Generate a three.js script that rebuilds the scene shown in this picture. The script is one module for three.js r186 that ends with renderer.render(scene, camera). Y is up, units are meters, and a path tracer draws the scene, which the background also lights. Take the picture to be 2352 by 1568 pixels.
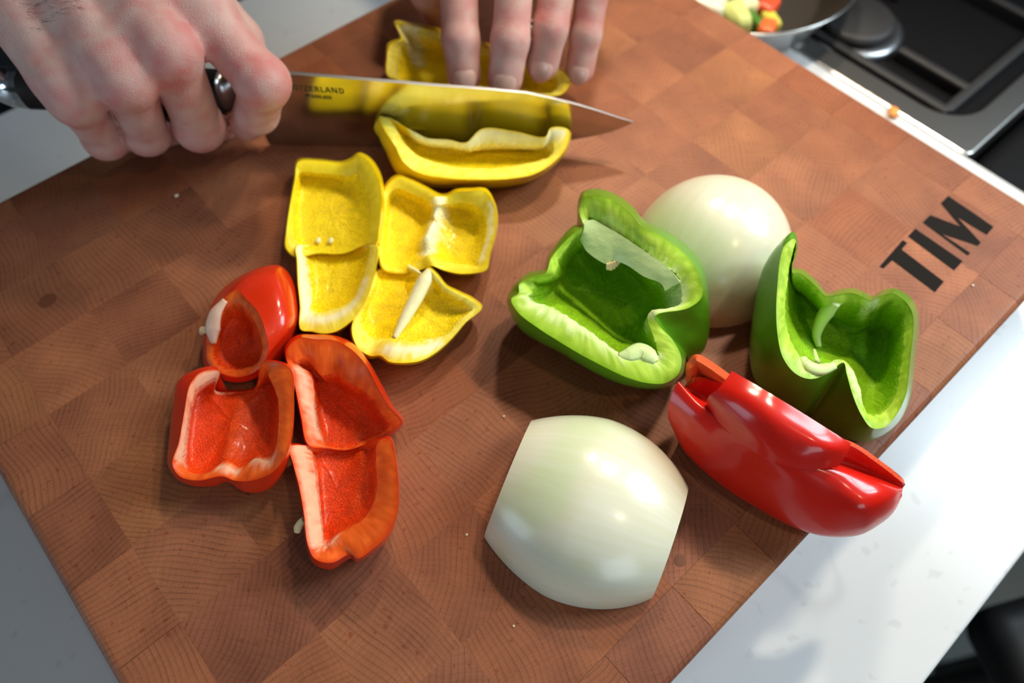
import * as THREE from 'three';
import { mergeGeometries, mergeVertices } from 'three/addons/utils/BufferGeometryUtils.js';
import { RoundedBoxGeometry } from 'three/addons/geometries/RoundedBoxGeometry.js';
import { MarchingCubes } from 'three/addons/objects/MarchingCubes.js';
import { ImprovedNoise } from 'three/addons/math/ImprovedNoise.js';
import { RectAreaLightUniformsLib } from 'three/addons/lights/RectAreaLightUniformsLib.js';

// ------------------------------------------------------------------ camera, light, exposure
// World: metres, y up. The board's edges run along x and z; Y0 is the height of its top. Lists below hold [x, height, z] in millimetres from that top.
const Y0 = 0.958, COUNTER = -58;
const scene = new THREE.Scene();
const camera = new THREE.PerspectiveCamera(2 * Math.atan(784 / 1700) * 180 / Math.PI, 2352 / 1568, 0.02, 30);
camera.position.set(0, Y0 + 0.29355, 0);
camera.rotation.set(-1.04075851, -0.738306393, 0.0129027309, 'YXZ');
camera.focus = 0.285;
camera.userData.fStop = 5.6;
const renderer = new THREE.WebGLRenderer({ antialias: true });
renderer.toneMapping = THREE.LinearToneMapping;
renderer.toneMappingExposure = 1.08;
renderer.shadowMap.enabled = true;
RectAreaLightUniformsLib.init();
scene.background = new THREE.Color(0.55, 0.75, 1.0);

const ROOM = { x0: -2.6, x1: 1.08, z0: -2.2, z1: 1.9, top: 2.45 };
const WIN = { z: 0.30, y: Y0 + 0.78, w: 0.50, h: 0.75 };              // the window in the wall behind the range, to the right of the picture
const daylight = new THREE.RectAreaLight(new THREE.Color(0.80, 0.93, 1.0), 20, WIN.w, WIN.h);
daylight.position.set(ROOM.x1 - 0.03, WIN.y, WIN.z);
daylight.lookAt(-5, WIN.y, WIN.z);
scene.add(daylight);
const HOOD = { x: 0.56, y: Y0 + 0.62, z: -0.31, aim: [0.30, -0.13], power: 1.45 };   // two spot lamps under the hood over the range
const DOWNLIGHTS = [[0.35, 0.70, 0.9]];

// ------------------------------------------------------------------ helpers
const noise = new ImprovedNoise();
const N = (x, y, z) => noise.noise(x, y, z);
let seed = 7;
const rnd = () => { seed = (seed * 1664525 + 1013904223) >>> 0; return seed / 4294967296; };
const V = (p) => new THREE.Vector3(p[0] / 1000, Y0 + p[1] / 1000, p[2] / 1000);
const lerp = (a, b, t) => a + (b - a) * t;
const clamp = THREE.MathUtils.clamp, sstep = THREE.MathUtils.smoothstep;
const used = new Map();
function numbered(name) { const n = used.get(name) ?? 0; used.set(name, n + 1); return n ? name + '_' + String(n).padStart(3, '0') : name; }
function thing(name, label, category, group, kind) {
  const o = new THREE.Group(); o.name = numbered(name); scene.add(o);
  if (label) o.userData.label = label;
  if (category) o.userData.category = category;
  if (group) o.userData.group = group;
  if (kind) o.userData.kind = kind;
  return o;
}
function part(name, geometry, material, parent, label) {
  const m = new THREE.Mesh(geometry, material); m.name = name; m.castShadow = m.receiveShadow = true; parent.add(m);
  if (label) m.userData.label = label;
  return m;
}
// moves a thing's origin to its base, in the middle
function settle(o) {
  const box = new THREE.Box3().setFromObject(o), at = new THREE.Vector3((box.min.x + box.max.x) / 2, box.min.y, (box.min.z + box.max.z) / 2).sub(o.position);
  for (const c of o.children) c.position.sub(at);
  o.position.add(at);
  return o;
}
function makeGeo(pos, idx, uv, col) {
  const g = new THREE.BufferGeometry();
  g.setAttribute('position', new THREE.Float32BufferAttribute(pos, 3));
  if (uv) g.setAttribute('uv', new THREE.Float32BufferAttribute(uv, 2));
  if (col) g.setAttribute('color', new THREE.Float32BufferAttribute(col, 3));
  g.setIndex(idx); g.computeVertexNormals();
  return g;
}
function texture(n, f, srgb = false) {
  const d = new Uint8Array(n * n * 4), c = [0, 0, 0];
  for (let y = 0; y < n; y++) for (let x = 0; x < n; x++) { f(x / n, y / n, c); const i = (y * n + x) * 4; for (let k = 0; k < 3; k++) d[i + k] = clamp(c[k] * 255, 0, 255); d[i + 3] = 255; }
  const t = new THREE.DataTexture(d, n, n, THREE.RGBAFormat);
  t.magFilter = THREE.LinearFilter; t.wrapS = t.wrapT = THREE.RepeatWrapping; t.needsUpdate = true;
  if (srgb) t.colorSpace = THREE.SRGBColorSpace;
  return t;
}
const P = (o) => new THREE.MeshPhysicalMaterial(o);
const rgb = (r, g, b) => new THREE.Color().setRGB(r, g, b);
const spline = (a, b, c, d, t) => { const t2 = t * t, t3 = t2 * t; return 0.5 * (2 * b + (c - a) * t + (2 * a - 5 * b + 4 * c - d) * t2 + (3 * b - a - 3 * c + d) * t3); };

// a strip of a pepper lying open: loops of [rim, inner edge, floor, outermost skin (, bulge between rim and that)] at stations round it
function bowl(root, st, { skin, flesh, tint, pale, pithTint = null, pith = [], ridges = [], base = 0, K = 7, rag = 0.25, paleDepth = 0.22, shrink = 0.8, lumps = 0.5, seedAt = 0, cut = 0 }) {
  if (st.reduce((a, p, k) => { const q = st[(k + 1) % st.length]; return a + p[0] * q[2] - q[0] * p[2]; }, 0) < 0) st = st.slice().reverse();   // stations run clockwise seen from above
  const n = st.length, M = n * K, loops = (k) => {
    const c = new THREE.CatmullRomCurve3(st.map((s) => new THREE.Vector3(s[k], s[k + 1], s[k + 2])), true, 'centripetal');
    return Array.from({ length: M }, (_, j) => c.getPoint(j / M));
  };
  const aside = (L) => (cut && L.forEach((p) => { const d = ((p.x - 99.75) * -0.68033 + (p.z + 306.13) * 0.7329) * cut, w = 1.9 - d; if (w > 0) { p.x += -0.68033 * w * cut; p.z += 0.7329 * w * cut; } }), L);
  const rim = aside(loops(0)), inn = aside(loops(3)), flo = aside(loops(6)), out = aside(loops(9)), bulge = st[0].length > 12 ? loops(12) : null;
  const mid = (L) => L.reduce((a, p) => a.add(p), new THREE.Vector3()).divideScalar(L.length);
  const oc = mid(out), fc = mid(flo);
  const low = out.map((p) => new THREE.Vector3(lerp(oc.x, p.x, shrink), base, lerp(oc.z, p.z, shrink)));
  const lo2 = out.map((p) => new THREE.Vector3(lerp(oc.x, p.x, shrink * 0.6), base, lerp(oc.z, p.z, shrink * 0.6)));
  // skin
  const ring = (list, per) => {            // interpolates along a chain of loops
    const R = [];
    for (let a = 0; a < list.length - 1; a++) for (let s = 0; s < per; s++) {
      const t = s / per, A = list[Math.max(0, a - 1)], B = list[a], C = list[a + 1], D = list[Math.min(list.length - 1, a + 2)];
      R.push(B.map((_, j) => new THREE.Vector3(spline(A[j].x, B[j].x, C[j].x, D[j].x, t), spline(A[j].y, B[j].y, C[j].y, D[j].y, t), spline(A[j].z, B[j].z, C[j].z, D[j].z, t))));
    }
    R.push(list.at(-1));
    return R;
  };
  const build = (R, centre, colorOf, bump) => {
    const pos = [], uv = [], col = [], idx = [];
    R.forEach((L, r) => L.forEach((p, j) => {
      const w = bump ? bump(p, r / (R.length - 1), j) : p;
      pos.push(w.x / 1000, Y0 + w.y / 1000, w.z / 1000);
      uv.push((w.x + 0.6 * w.y) / 40, (w.z - 0.6 * w.y) / 40);
      if (colorOf) col.push(...colorOf(p, r / (R.length - 1), j));
    }));
    for (let r = 0; r < R.length - 1; r++) for (let j = 0; j < M; j++) { const a = r * M + j, b = r * M + (j + 1) % M, c = a + M, d = b + M; idx.push(a, c, b, b, c, d); }
    const at = pos.length / 3;
    pos.push(centre.x / 1000, Y0 + centre.y / 1000, centre.z / 1000); uv.push(centre.x / 40, centre.z / 40); if (colorOf) col.push(...colorOf(centre, 0, 0));
    return { pos, uv, col, idx, at };
  };
  const chain = bulge ? [lo2, low, out, bulge, rim] : [lo2, low, out, rim];
  const S = ring(chain, 6);
  S.forEach((L, k) => { if (k < S.length - 1) L.forEach((p) => { p.y = Math.max(p.y, base); }); });
  const a = build(S, new THREE.Vector3(oc.x, base, oc.z));
  for (let j = 0; j < M; j++) a.idx.push(a.at, j, (j + 1) % M);
  part('skin', makeGeo(a.pos, a.idx, a.uv), skin, root);
  // flesh: rim, wall, floor
  const F = [rim];
  for (const t of [0.08, 0.3, 0.6, 0.9, 1]) F.push(rim.map((p, j) => {
    const q = p.clone().lerp(inn[j], t), w = 1 - Math.abs(2 * t - 1);
    q.y += (0.25 + 0.09 * Math.hypot(p.x - inn[j].x, p.z - inn[j].z)) * w + rag * 1.2 * N(q.x * 0.55 + seedAt, q.z * 0.55, 3.3) * w;
    if (t > 0.5) { const e = rag * (t - 0.5) * 3; q.x += e * N(q.x * 0.9, q.z * 0.9, 1.7 + seedAt); q.z += e * N(q.x * 0.9, q.z * 0.9, 8.1 + seedAt); }
    return q;
  }));
  const nr = F.length - 1;
  const inner = F.at(-1);
  for (const t of [0.12, 0.28, 0.46, 0.64, 0.82, 1]) F.push(inner.map((p, j) => {
    const q = p.clone().lerp(flo[j], t), wall = Math.pow(1 - t, 1.7);
    q.y = lerp(flo[j].y, p.y, wall);
    return q;
  }));
  const nf = F.length - 1;
  for (let k = 1; k < 9; k++) F.push(flo.map((p) => p.clone().lerp(fc, 1 - Math.pow(1 - k / 9, 1.1))));
  for (let pass = 0; pass < 14; pass++) for (let r = nr + 1; r < F.length; r++) {
    const L = F[r], U = F[r - 1], D = F[r + 1] ?? L, old = L.map((p) => p.clone());
    L.forEach((p, j) => { const a = old[(j + 1) % M], c = old[(j + M - 1) % M]; p.y = 0.4 * p.y + 0.15 * (a.y + c.y + U[j].y + D[j].y); });
  }
  const near = (p, line) => {
    let best = 1e9, at = 0;
    for (let k = 0; k < line.length - 1; k++) {
      const [x0, , z0] = line[k], [x1, , z1] = line[k + 1], dx = x1 - x0, dz = z1 - z0, t = clamp(((p.x - x0) * dx + (p.z - z0) * dz) / (dx * dx + dz * dz + 1e-9), 0, 1), d = Math.hypot(p.x - x0 - dx * t, p.z - z0 - dz * t);
      if (d < best) { best = d; at = lerp(line[k][1], line[k + 1][1], t); }
    }
    return [best, at];
  };
  const strength = (p, r) => { let w = 0, h = 0; for (const R of ridges) { const [d, y] = near(p, R.line), g = Math.exp(-((d / R.w) ** 2)); h += g * y; if (g * (R.pale ?? 1) > w) w = g * (R.pale ?? 1); } return [w, h]; };
  const bump = (p, f) => {
    const r = f * (F.length - 1), w = sstep(r, nr, nr + 2), q = p.clone();
    const [, h] = strength(p);
    const deep = sstep(r, nr + 2, nf);
    q.y += deep * h + w * lumps * (0.5 * N(p.x * 0.35, p.z * 0.35, seedAt) + 0.45 * N(p.x * 0.9, p.z * 0.9, 5 + seedAt));
    return q;
  };
  const colorOf = (p, f) => {
    const r = f * (F.length - 1), mott = N(p.x * 0.35 + 9, p.y * 0.3, p.z * 0.35 + seedAt), fine = N(p.x * 1.3, p.y, p.z * 1.3 + seedAt);
    let k = r <= nr ? clamp(sstep(r, 0, 2.2) * (0.72 + 0.6 * mott + 0.25 * fine), 0, 1) : clamp((1 - (r - nr) / ((nf - nr) * paleDepth * (1 + 1.2 * mott))) , 0, 1);
    const [w] = strength(p); if (r > nr + 1) k = Math.max(k, w * (0.85 + 0.5 * fine));
    k = clamp(k, 0, 1);
    let b = 0; for (const R of pith) { const [d] = near(p, R.line), e = R.w * (1 + 0.7 * mott + 0.5 * fine); b = Math.max(b, 0.92 * (1 - sstep(d, e * 0.25, e * 1.25)) * (R.to ? 1 - sstep(r, R.to, R.to + 1.5) : 1) * sstep(r, 0.6, 1.6)); }
    const v = 1 + 0.12 * mott + 0.1 * fine;
    return [0, 1, 2].map((c) => lerp(lerp(tint[c], pale[c], k), pithTint[c], b) * v);
  };
  const fm = mid(F.at(-1)), b = build(F, bump(fm, 1), colorOf, bump), L0 = (F.length - 1) * M, turn = b.idx, cut1 = nr * M * 6;
  for (let j = 0; j < M; j++) b.idx.push(b.at, L0 + (j + 1) % M, L0 + j);
  const pick = (idx) => {                  // the vertices these triangles use, as a geometry of their own
    const to = new Map(), q = { pos: [], uv: [], col: [] }, I = idx.map((k) => { if (!to.has(k)) { to.set(k, to.size); q.pos.push(...b.pos.slice(k * 3, k * 3 + 3)); q.uv.push(...b.uv.slice(k * 2, k * 2 + 2)); q.col.push(...b.col.slice(k * 3, k * 3 + 3)); } return to.get(k); });
    return makeGeo(q.pos, I, q.uv, q.col);
  };
  part('cut_edge', pick(turn.slice(0, cut1)), cutM, root);
  part('inner_wall', pick(turn.slice(cut1)), flesh, root);
}
// a bent sheet with thickness from a grid of points; the skin on its outside, flesh on its inside and its edges
function sheet(root, grid, { skin, flesh, tint, pale, thick = 5, sub = 8, flip = 1, one = null, min = 0.2 }) {
  const R = (grid.length - 1) * sub + 1, C = (grid[0].length / 3 - 1) * sub + 1, gp = (r, c) => { r = clamp(r, 0, grid.length - 1); c = clamp(c, 0, grid[0].length / 3 - 1); return [grid[r][c * 3], grid[r][c * 3 + 1], grid[r][c * 3 + 2]]; };
  const at = (u, v) => {
    const r = Math.min(grid.length - 2, Math.floor(u)), c = Math.min(grid[0].length / 3 - 2, Math.floor(v)), tu = u - r, tv = v - c, rows = [];
    for (let k = -1; k < 3; k++) { const q = [-1, 0, 1, 2].map((l) => gp(r + k, c + l)); rows.push([0, 1, 2].map((x) => spline(q[0][x], q[1][x], q[2][x], q[3][x], tv))); }
    return new THREE.Vector3(...[0, 1, 2].map((x) => spline(rows[0][x], rows[1][x], rows[2][x], rows[3][x], tu)));
  };
  const top = [], nor = [];
  for (let i = 0; i < R; i++) for (let j = 0; j < C; j++) {
    const u = i / sub, v = j / sub, e = 0.05, p = at(u, v);
    const a = at(Math.min(u + e, grid.length - 1), v).sub(at(Math.max(u - e, 0), v)), b = at(u, Math.min(v + e, grid[0].length / 3 - 1)).sub(at(u, Math.max(v - e, 0)));
    p.y = Math.max(p.y, min);
    top.push(p); nor.push(a.cross(b).normalize().multiplyScalar(flip));
  }
  const under = top.map((p, k) => { const q = p.clone().addScaledVector(nor[k], -thick); q.y = Math.max(q.y, 0.1); return q; });
  const put = (L, pos, uv) => L.forEach((p) => { pos.push(p.x / 1000, Y0 + p.y / 1000, p.z / 1000); uv.push((p.x + 0.6 * p.y) / 40, (p.z - 0.6 * p.y) / 40); });
  const tris = (o, rev) => { const I = []; for (let i = 0; i < R - 1; i++) for (let j = 0; j < C - 1; j++) { const a = o + i * C + j, b = a + 1, c = a + C, d = c + 1; if (rev) I.push(a, b, c, b, d, c); else I.push(a, c, b, b, c, d); } return I; };
  const pos = [], uv = []; put(top, pos, uv);
  const topGeo = makeGeo(pos, tris(0, flip < 0), uv); if (!one) part('skin', topGeo, skin, root);
  const p2 = [], u2 = [], col = []; put(under, p2, u2); under.forEach((p) => { const m = 1 + 0.2 * N(p.x * 0.4, p.y * 0.4, p.z * 0.4); col.push(tint[0] * m, tint[1] * m, tint[2] * m); });
  const idx = tris(0, flip > 0), edge = [];
  for (let j = 0; j < C; j++) edge.push(j);
  for (let i = 1; i < R; i++) edge.push(i * C + C - 1);
  for (let j = C - 2; j >= 0; j--) edge.push((R - 1) * C + j);
  for (let i = R - 2; i > 0; i--) edge.push(i * C);
  const o = p2.length / 3, E = edge.length;
  for (const t of [0, 0.5, 1]) edge.forEach((k) => { const p = top[k].clone().lerp(under[k], t); p2.push(p.x / 1000, Y0 + p.y / 1000, p.z / 1000); u2.push(p.x / 40, p.z / 40); const c = [0, 1, 2].map((x) => lerp(tint[x], pale[x], t === 0 ? 0 : 0.6)); col.push(...c); });
  for (let s = 0; s < 2; s++) for (let k = 0; k < E; k++) { const a = o + s * E + k, b = o + s * E + (k + 1) % E, c = a + E, d = b + E; if (flip > 0) idx.push(a, b, c, b, d, c); else idx.push(a, c, b, b, c, d); }
  if (one) part(one, mergeGeometries([topGeo, makeGeo(p2, idx, u2)]), skin, root); else part('flesh', makeGeo(p2, idx, u2, col), flesh, root);
}
// a tapering round strand
function strand(points, radii, flat = 1, seg = 8, sides = 8) {
  const c = new THREE.CatmullRomCurve3(points.map((p) => new THREE.Vector3(...p)), false, 'centripetal'), n = (points.length - 1) * seg, fr = c.computeFrenetFrames(n), pos = [], uv = [], idx = [];
  for (let i = 0; i <= n; i++) {
    const f = i / n * (radii.length - 1), k = Math.min(radii.length - 2, Math.floor(f)), r = lerp(radii[k], radii[k + 1], f - k), p = c.getPoint(i / n), t = fr.tangents[i], side = new THREE.Vector3(0, 1, 0).cross(t).normalize(), up = t.clone().cross(side);
    for (let s = 0; s < sides; s++) { const a = s / sides * 2 * Math.PI, q = p.clone().addScaledVector(side, Math.cos(a) * r).addScaledVector(up, Math.sin(a) * r * flat); pos.push(q.x / 1000, Y0 + q.y / 1000, q.z / 1000); uv.push(q.x / 40, q.z / 40); }
  }
  for (let i = 0; i < n; i++) for (let s = 0; s < sides; s++) { const a = i * sides + s, b = i * sides + (s + 1) % sides; idx.push(a, b, a + sides, b, b + sides, a + sides); }
  for (const e of [0, n]) { const at = pos.length / 3, p = c.getPoint(e / n); pos.push(p.x / 1000, Y0 + p.y / 1000, p.z / 1000); uv.push(0, 0); for (let s = 0; s < sides; s++) { const a = e * sides + s, b = e * sides + (s + 1) % sides; if (e) idx.push(at, a, b); else idx.push(at, b, a); } }
  return makeGeo(pos, idx, uv);
}

// ------------------------------------------------------------------ the room
const wallM = new THREE.MeshStandardMaterial({ color: rgb(0.17, 0.17, 0.175), roughness: 0.9 });
const struct = (name, g, m) => { const o = new THREE.Mesh(g, m); o.name = name; o.userData.kind = 'structure'; o.castShadow = o.receiveShadow = true; scene.add(o); return o; };
const box = (x0, x1, y0, y1, z0, z1) => new THREE.BoxGeometry(x1 - x0, y1 - y0, z1 - z0).translate((x0 + x1) / 2, (y0 + y1) / 2, (z0 + z1) / 2);
{
  const { x0, x1, z0, z1, top } = ROOM, t = 0.12;
  const floorMap = texture(256, (u, v, c) => { const q = 0.9 + 0.1 * N(u * 9, v * 9, 2) + 0.04 * N(u * 60, v * 60, 4); c[0] = 0.66 * q; c[1] = 0.69 * q; c[2] = 0.67 * q; }, true);
  const fl = struct('floor', box(x0 - t, x1 + t, -t, 0, z0 - t, z1 + t), new THREE.MeshStandardMaterial({ map: floorMap, roughness: 0.6 }));
  fl.userData.label = 'grey floor'; 
  struct('ceiling', box(x0 - t, x1 + t, top, top + t, z0 - t, z1 + t), new THREE.MeshStandardMaterial({ color: rgb(0.26, 0.26, 0.26), roughness: 0.95 }));
  const paneM = P({ color: 0xffffff, roughness: 0, transmission: 1, thickness: 0, emissive: rgb(0.7, 0.88, 1), emissiveIntensity: 1.2 });
  struct('wall_left', mergeGeometries([box(x0 - t, x0, 0, top, z0 - t, -1.7), box(x0 - t, x0, 0, top, -0.5, z1 + t), box(x0 - t, x0, 0, 1, -1.7, -0.5), box(x0 - t, x0, 2.1, top, -1.7, -0.5)]), wallM);
  struct('wall_front', mergeGeometries([box(x0, -1.35, 0, top, z1, z1 + t), box(-0.15, x1, 0, top, z1, z1 + t), box(-1.35, -0.15, 0, 0.9, z1, z1 + t), box(-1.35, -0.15, 2.1, top, z1, z1 + t)]), wallM);
  struct('wall_back', box(x0, x1, 0, top, z0 - t, z0), wallM);
  const a0 = WIN.z - WIN.w / 2, a1 = a0 + WIN.w, b0 = WIN.y - WIN.h / 2, b1 = b0 + WIN.h;
  struct('wall_right', mergeGeometries([box(x1, x1 + t, 0, top, z0 - t, a0), box(x1, x1 + t, 0, top, a1, z1 + t), box(x1, x1 + t, 0, b0, a0, a1), box(x1, x1 + t, b1, top, a0, a1)]), wallM);
  const w = new THREE.Group(); w.name = 'window_1'; w.userData.kind = 'structure'; scene.add(w);
  const white = new THREE.MeshStandardMaterial({ color: rgb(0.6, 0.6, 0.58), roughness: 0.5 }), fr = (y0, y1, q0, q1) => box(x1 - 0.055, x1 + 0.04, y0, y1, q0, q1), m = WIN.z;
  part('window_frame', mergeGeometries([fr(b0, b1, a0, a0 + 0.04), fr(b0, b1, a1 - 0.04, a1), fr(b0, b0 + 0.04, a0, a1), fr(b1 - 0.04, b1, a0, a1), fr(b0, b1, m - 0.02, m + 0.02)]), white, w);
  {                                                        // a second window across the room, left of the person
    const b = new THREE.Group(); b.name = 'window_2'; b.userData.kind = 'structure'; scene.add(b);
    const f2 = (y0, y1, q0, q1) => box(x0 - 0.04, x0 + 0.02, y0, y1, q0, q1);
    part('window_frame', mergeGeometries([f2(1, 1.05, -1.7, -0.5), f2(2.05, 2.1, -1.7, -0.5), f2(1, 2.1, -1.7, -1.65), f2(1, 2.1, -0.55, -0.5)]), white, b);
    part('window_pane', box(x0 - 0.02, x0 - 0.012, 1, 2.1, -1.7, -0.5), paneM, b);
    const l = new THREE.RectAreaLight(rgb(0.62, 0.84, 1.0), 2.8, 1.1, 1.0); l.position.set(x0 + 0.03, 1.55, -1.1); l.lookAt(5, 1.55, -1.1); scene.add(l);
  }
  {                                                        // unseen fill light added behind the camera, built as a third window
    const b = new THREE.Group(); b.name = 'added_fill_window_3'; b.userData.kind = 'structure'; scene.add(b);
    const f3 = (y0, y1, q0, q1) => box(q0, q1, y0, y1, z1 - 0.02, z1 + 0.04);
    part('window_frame', mergeGeometries([f3(0.9, 0.95, -1.35, -0.15), f3(2.05, 2.1, -1.35, -0.15), f3(0.9, 2.1, -1.35, -1.3), f3(0.9, 2.1, -0.2, -0.15)]), white, b);
    part('window_pane', box(-1.35, -0.15, 0.9, 2.1, z1 + 0.012, z1 + 0.02), paneM, b);
    const l = new THREE.RectAreaLight(rgb(0.85, 0.94, 1.0), 2.2, 1.1, 1.1); l.position.set(-0.75, 1.5, z1 - 0.03); l.lookAt(-0.75, 1.5, -5); scene.add(l);
  }
  part('window_pane', box(x1 + 0.02, x1 + 0.026, b0, b1, a0, a1), paneM, w);
}
DOWNLIGHTS.forEach(([x, z, power], k) => {
  const o = thing('ceiling_downlight', 'round recessed downlight in the ceiling, ' + 'over the floor by the near counter edge', 'lamp');
  part('trim', new THREE.TorusGeometry(0.05, 0.008, 10, 32).rotateX(Math.PI / 2).translate(x, ROOM.top - 0.004, z), wallM, o);
  part('lamp_lens', new THREE.CylinderGeometry(0.046, 0.046, 0.006, 32).translate(x, ROOM.top - 0.006, z), new THREE.MeshStandardMaterial({ color: 0xffffff, emissive: rgb(1, 0.78, 0.52), emissiveIntensity: 4 }), o);
  const l = new THREE.SpotLight(rgb(1, 0.80, 0.56), power, 0, 0.9, 0.6); l.shadow.radius = 2.3; l.castShadow = true;
  l.position.set(x, ROOM.top - 0.02, z); l.target.position.set(x, 0, z); o.add(l); o.add(l.target);
});
{
  const o = thing('range_hood', 'steel extractor hood over the gas range with two lamps in its underside', 'hood'), { x, y, z, aim, power } = HOOD;
  const m = new THREE.MeshStandardMaterial({ color: rgb(0.4, 0.4, 0.4), metalness: 1, roughness: 0.35 });
  part('canopy', box(x - 0.07, ROOM.x1 - 0.01, y + 0.012, y + 0.06, z - 0.32, z + 0.32), m, o);
  part('chimney', box(x + 0.22, ROOM.x1 - 0.01, y + 0.06, ROOM.top, z - 0.14, z + 0.14), m, o);
  [-0.13, 0.13].forEach((dz, k) => {
    part('lamp_lens' + (k ? '_001' : ''), new THREE.CylinderGeometry(0.04, 0.04, 0.008, 32).translate(x, y + 0.008, z + dz), new THREE.MeshStandardMaterial({ color: 0xffffff, emissive: rgb(1, 0.84, 0.64), emissiveIntensity: 6 }), o);
    const l = new THREE.SpotLight(rgb(1, 0.84, 0.64), power, 0, 0.58, 1); l.shadow.radius = 1.8; l.castShadow = true;
    l.position.set(x, y, z + dz); l.target.position.set(aim[0], Y0, aim[1] + dz * 0.6); o.add(l); o.add(l.target);
  });
}
// ------------------------------------------------------------------ counter and range
const quartz = texture(1024, (u, v, c) => {
  const w = N(u * 5, v * 5, 3) + 0.5 * N(u * 11, v * 11, 6), vein = Math.exp(-Math.pow((N(u * 4 + w * 0.5, v * 4, 9)) / 0.025, 2)) * sstep(N(u * 3, v * 3, 20), 0.05, 0.4), spot = sstep(N(u * 60, v * 60, 1) + 0.5 * N(u * 120, v * 120, 2) + 0.3 * N(u * 6, v * 6, 12), 0.5, 0.75), q = 1 - 0.05 * vein - 0.045 * spot + 0.02 * w;
  c[0] = 0.83 * q; c[1] = 0.85 * q; c[2] = 0.86 * q + 0.006;
}, true);
{
  const g = new RoundedBoxGeometry(1.6, 0.03, 0.605, 3, 0.002), uv = g.attributes.uv, p = g.attributes.position;
  g.translate(0.4525 - 0.8, Y0 + COUNTER / 1000 - 0.015, (0.095 - 0.510) / 2);
  for (let i = 0; i < uv.count; i++) uv.setXY(i, p.getX(i) / 0.5, p.getZ(i) / 0.5);
  const o = struct('countertop', g, new THREE.MeshPhysicalMaterial({ map: quartz, roughness: 0.22 })); o.userData.label = 'white quartz countertop with faint grey veins under the cutting board';
  const c = struct('counter_base', box(-1.1, 0.448, 0, Y0 + COUNTER / 1000 - 0.03, -0.47, 0.05), new THREE.MeshStandardMaterial({ color: rgb(0.05, 0.055, 0.06), roughness: 0.5 })); c.userData.label = 'dark base cabinet under the white countertop';
}
// ------------------------------------------------------------------ the cutting board
const woods = [0, 1, 2].map((k) => {
  const cx = [-0.55, 0.4, -0.35][k], cy = [0.3, -0.9, -0.5][k];
  return texture(1024, (u, v, c) => {
    const wx = 0.030 * N(u * 4, v * 4, 3 + k * 7) + 0.006 * N(u * 13, v * 13, 5 + k), wy = 0.030 * N(u * 4, v * 4, 33 + k * 7), x = u - cx + wx, y = v - cy + wy, r = Math.hypot(x, y), a = Math.atan2(y, x);
    const ring = r * 52 + 0.35 * N(u * 7, v * 7, 11), f = ring - Math.floor(ring), late = Math.pow(f, 5) * (1 - sstep(f, 0.94, 1)) * (0.7 + 0.5 * N(Math.floor(ring) * 3.7, k, 0.5) + 0.5 * N(u * 14, v * 14, 2));
    const ray = N(a * 220, r * 10, k * 3), fleck = sstep(N(a * 60, r * 60, 7 + k), 0.42, 0.7), cloud = N(u * 3.3, v * 3.3, 17 + k * 5) + 0.5 * N(u * 8, v * 8, 27 + k * 5), grain = N(u * 170, v * 170, 4);
    const fine = Math.pow(0.5 + 0.5 * Math.sin(ring * 19), 3), q = 1 - 0.29 * late - 0.04 * fine + 0.06 * ray + 0.14 * cloud + 0.05 * grain;
    c[0] = 0.80 * q * (1 - 0.10 * fleck); c[1] = 0.80 * q * (1 - 0.22 * fleck) * (1 + 0.02 * cloud); c[2] = 0.80 * q * (1 - 0.26 * fleck) * (1 + 0.03 * ray);
  }, true);
});
const tones = [[0.66, 0.295, 0.155], [0.60, 0.255, 0.130], [0.55, 0.235, 0.125], [0.68, 0.29, 0.15], [0.62, 0.245, 0.115], [0.52, 0.225, 0.13], [0.66, 0.285, 0.145], [0.66, 0.30, 0.14]];
const woodM = woods.map((t) => tones.map((c) => P({ map: t, color: rgb(c[0] * 0.80, c[1] * 0.66, c[2] * 0.60), roughness: 0.5, specularIntensity: 0.5 })));
const board = thing('cutting_board', 'thick end-grain wooden cutting board branded with the name TIM, on the white countertop', 'cutting board');
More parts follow.
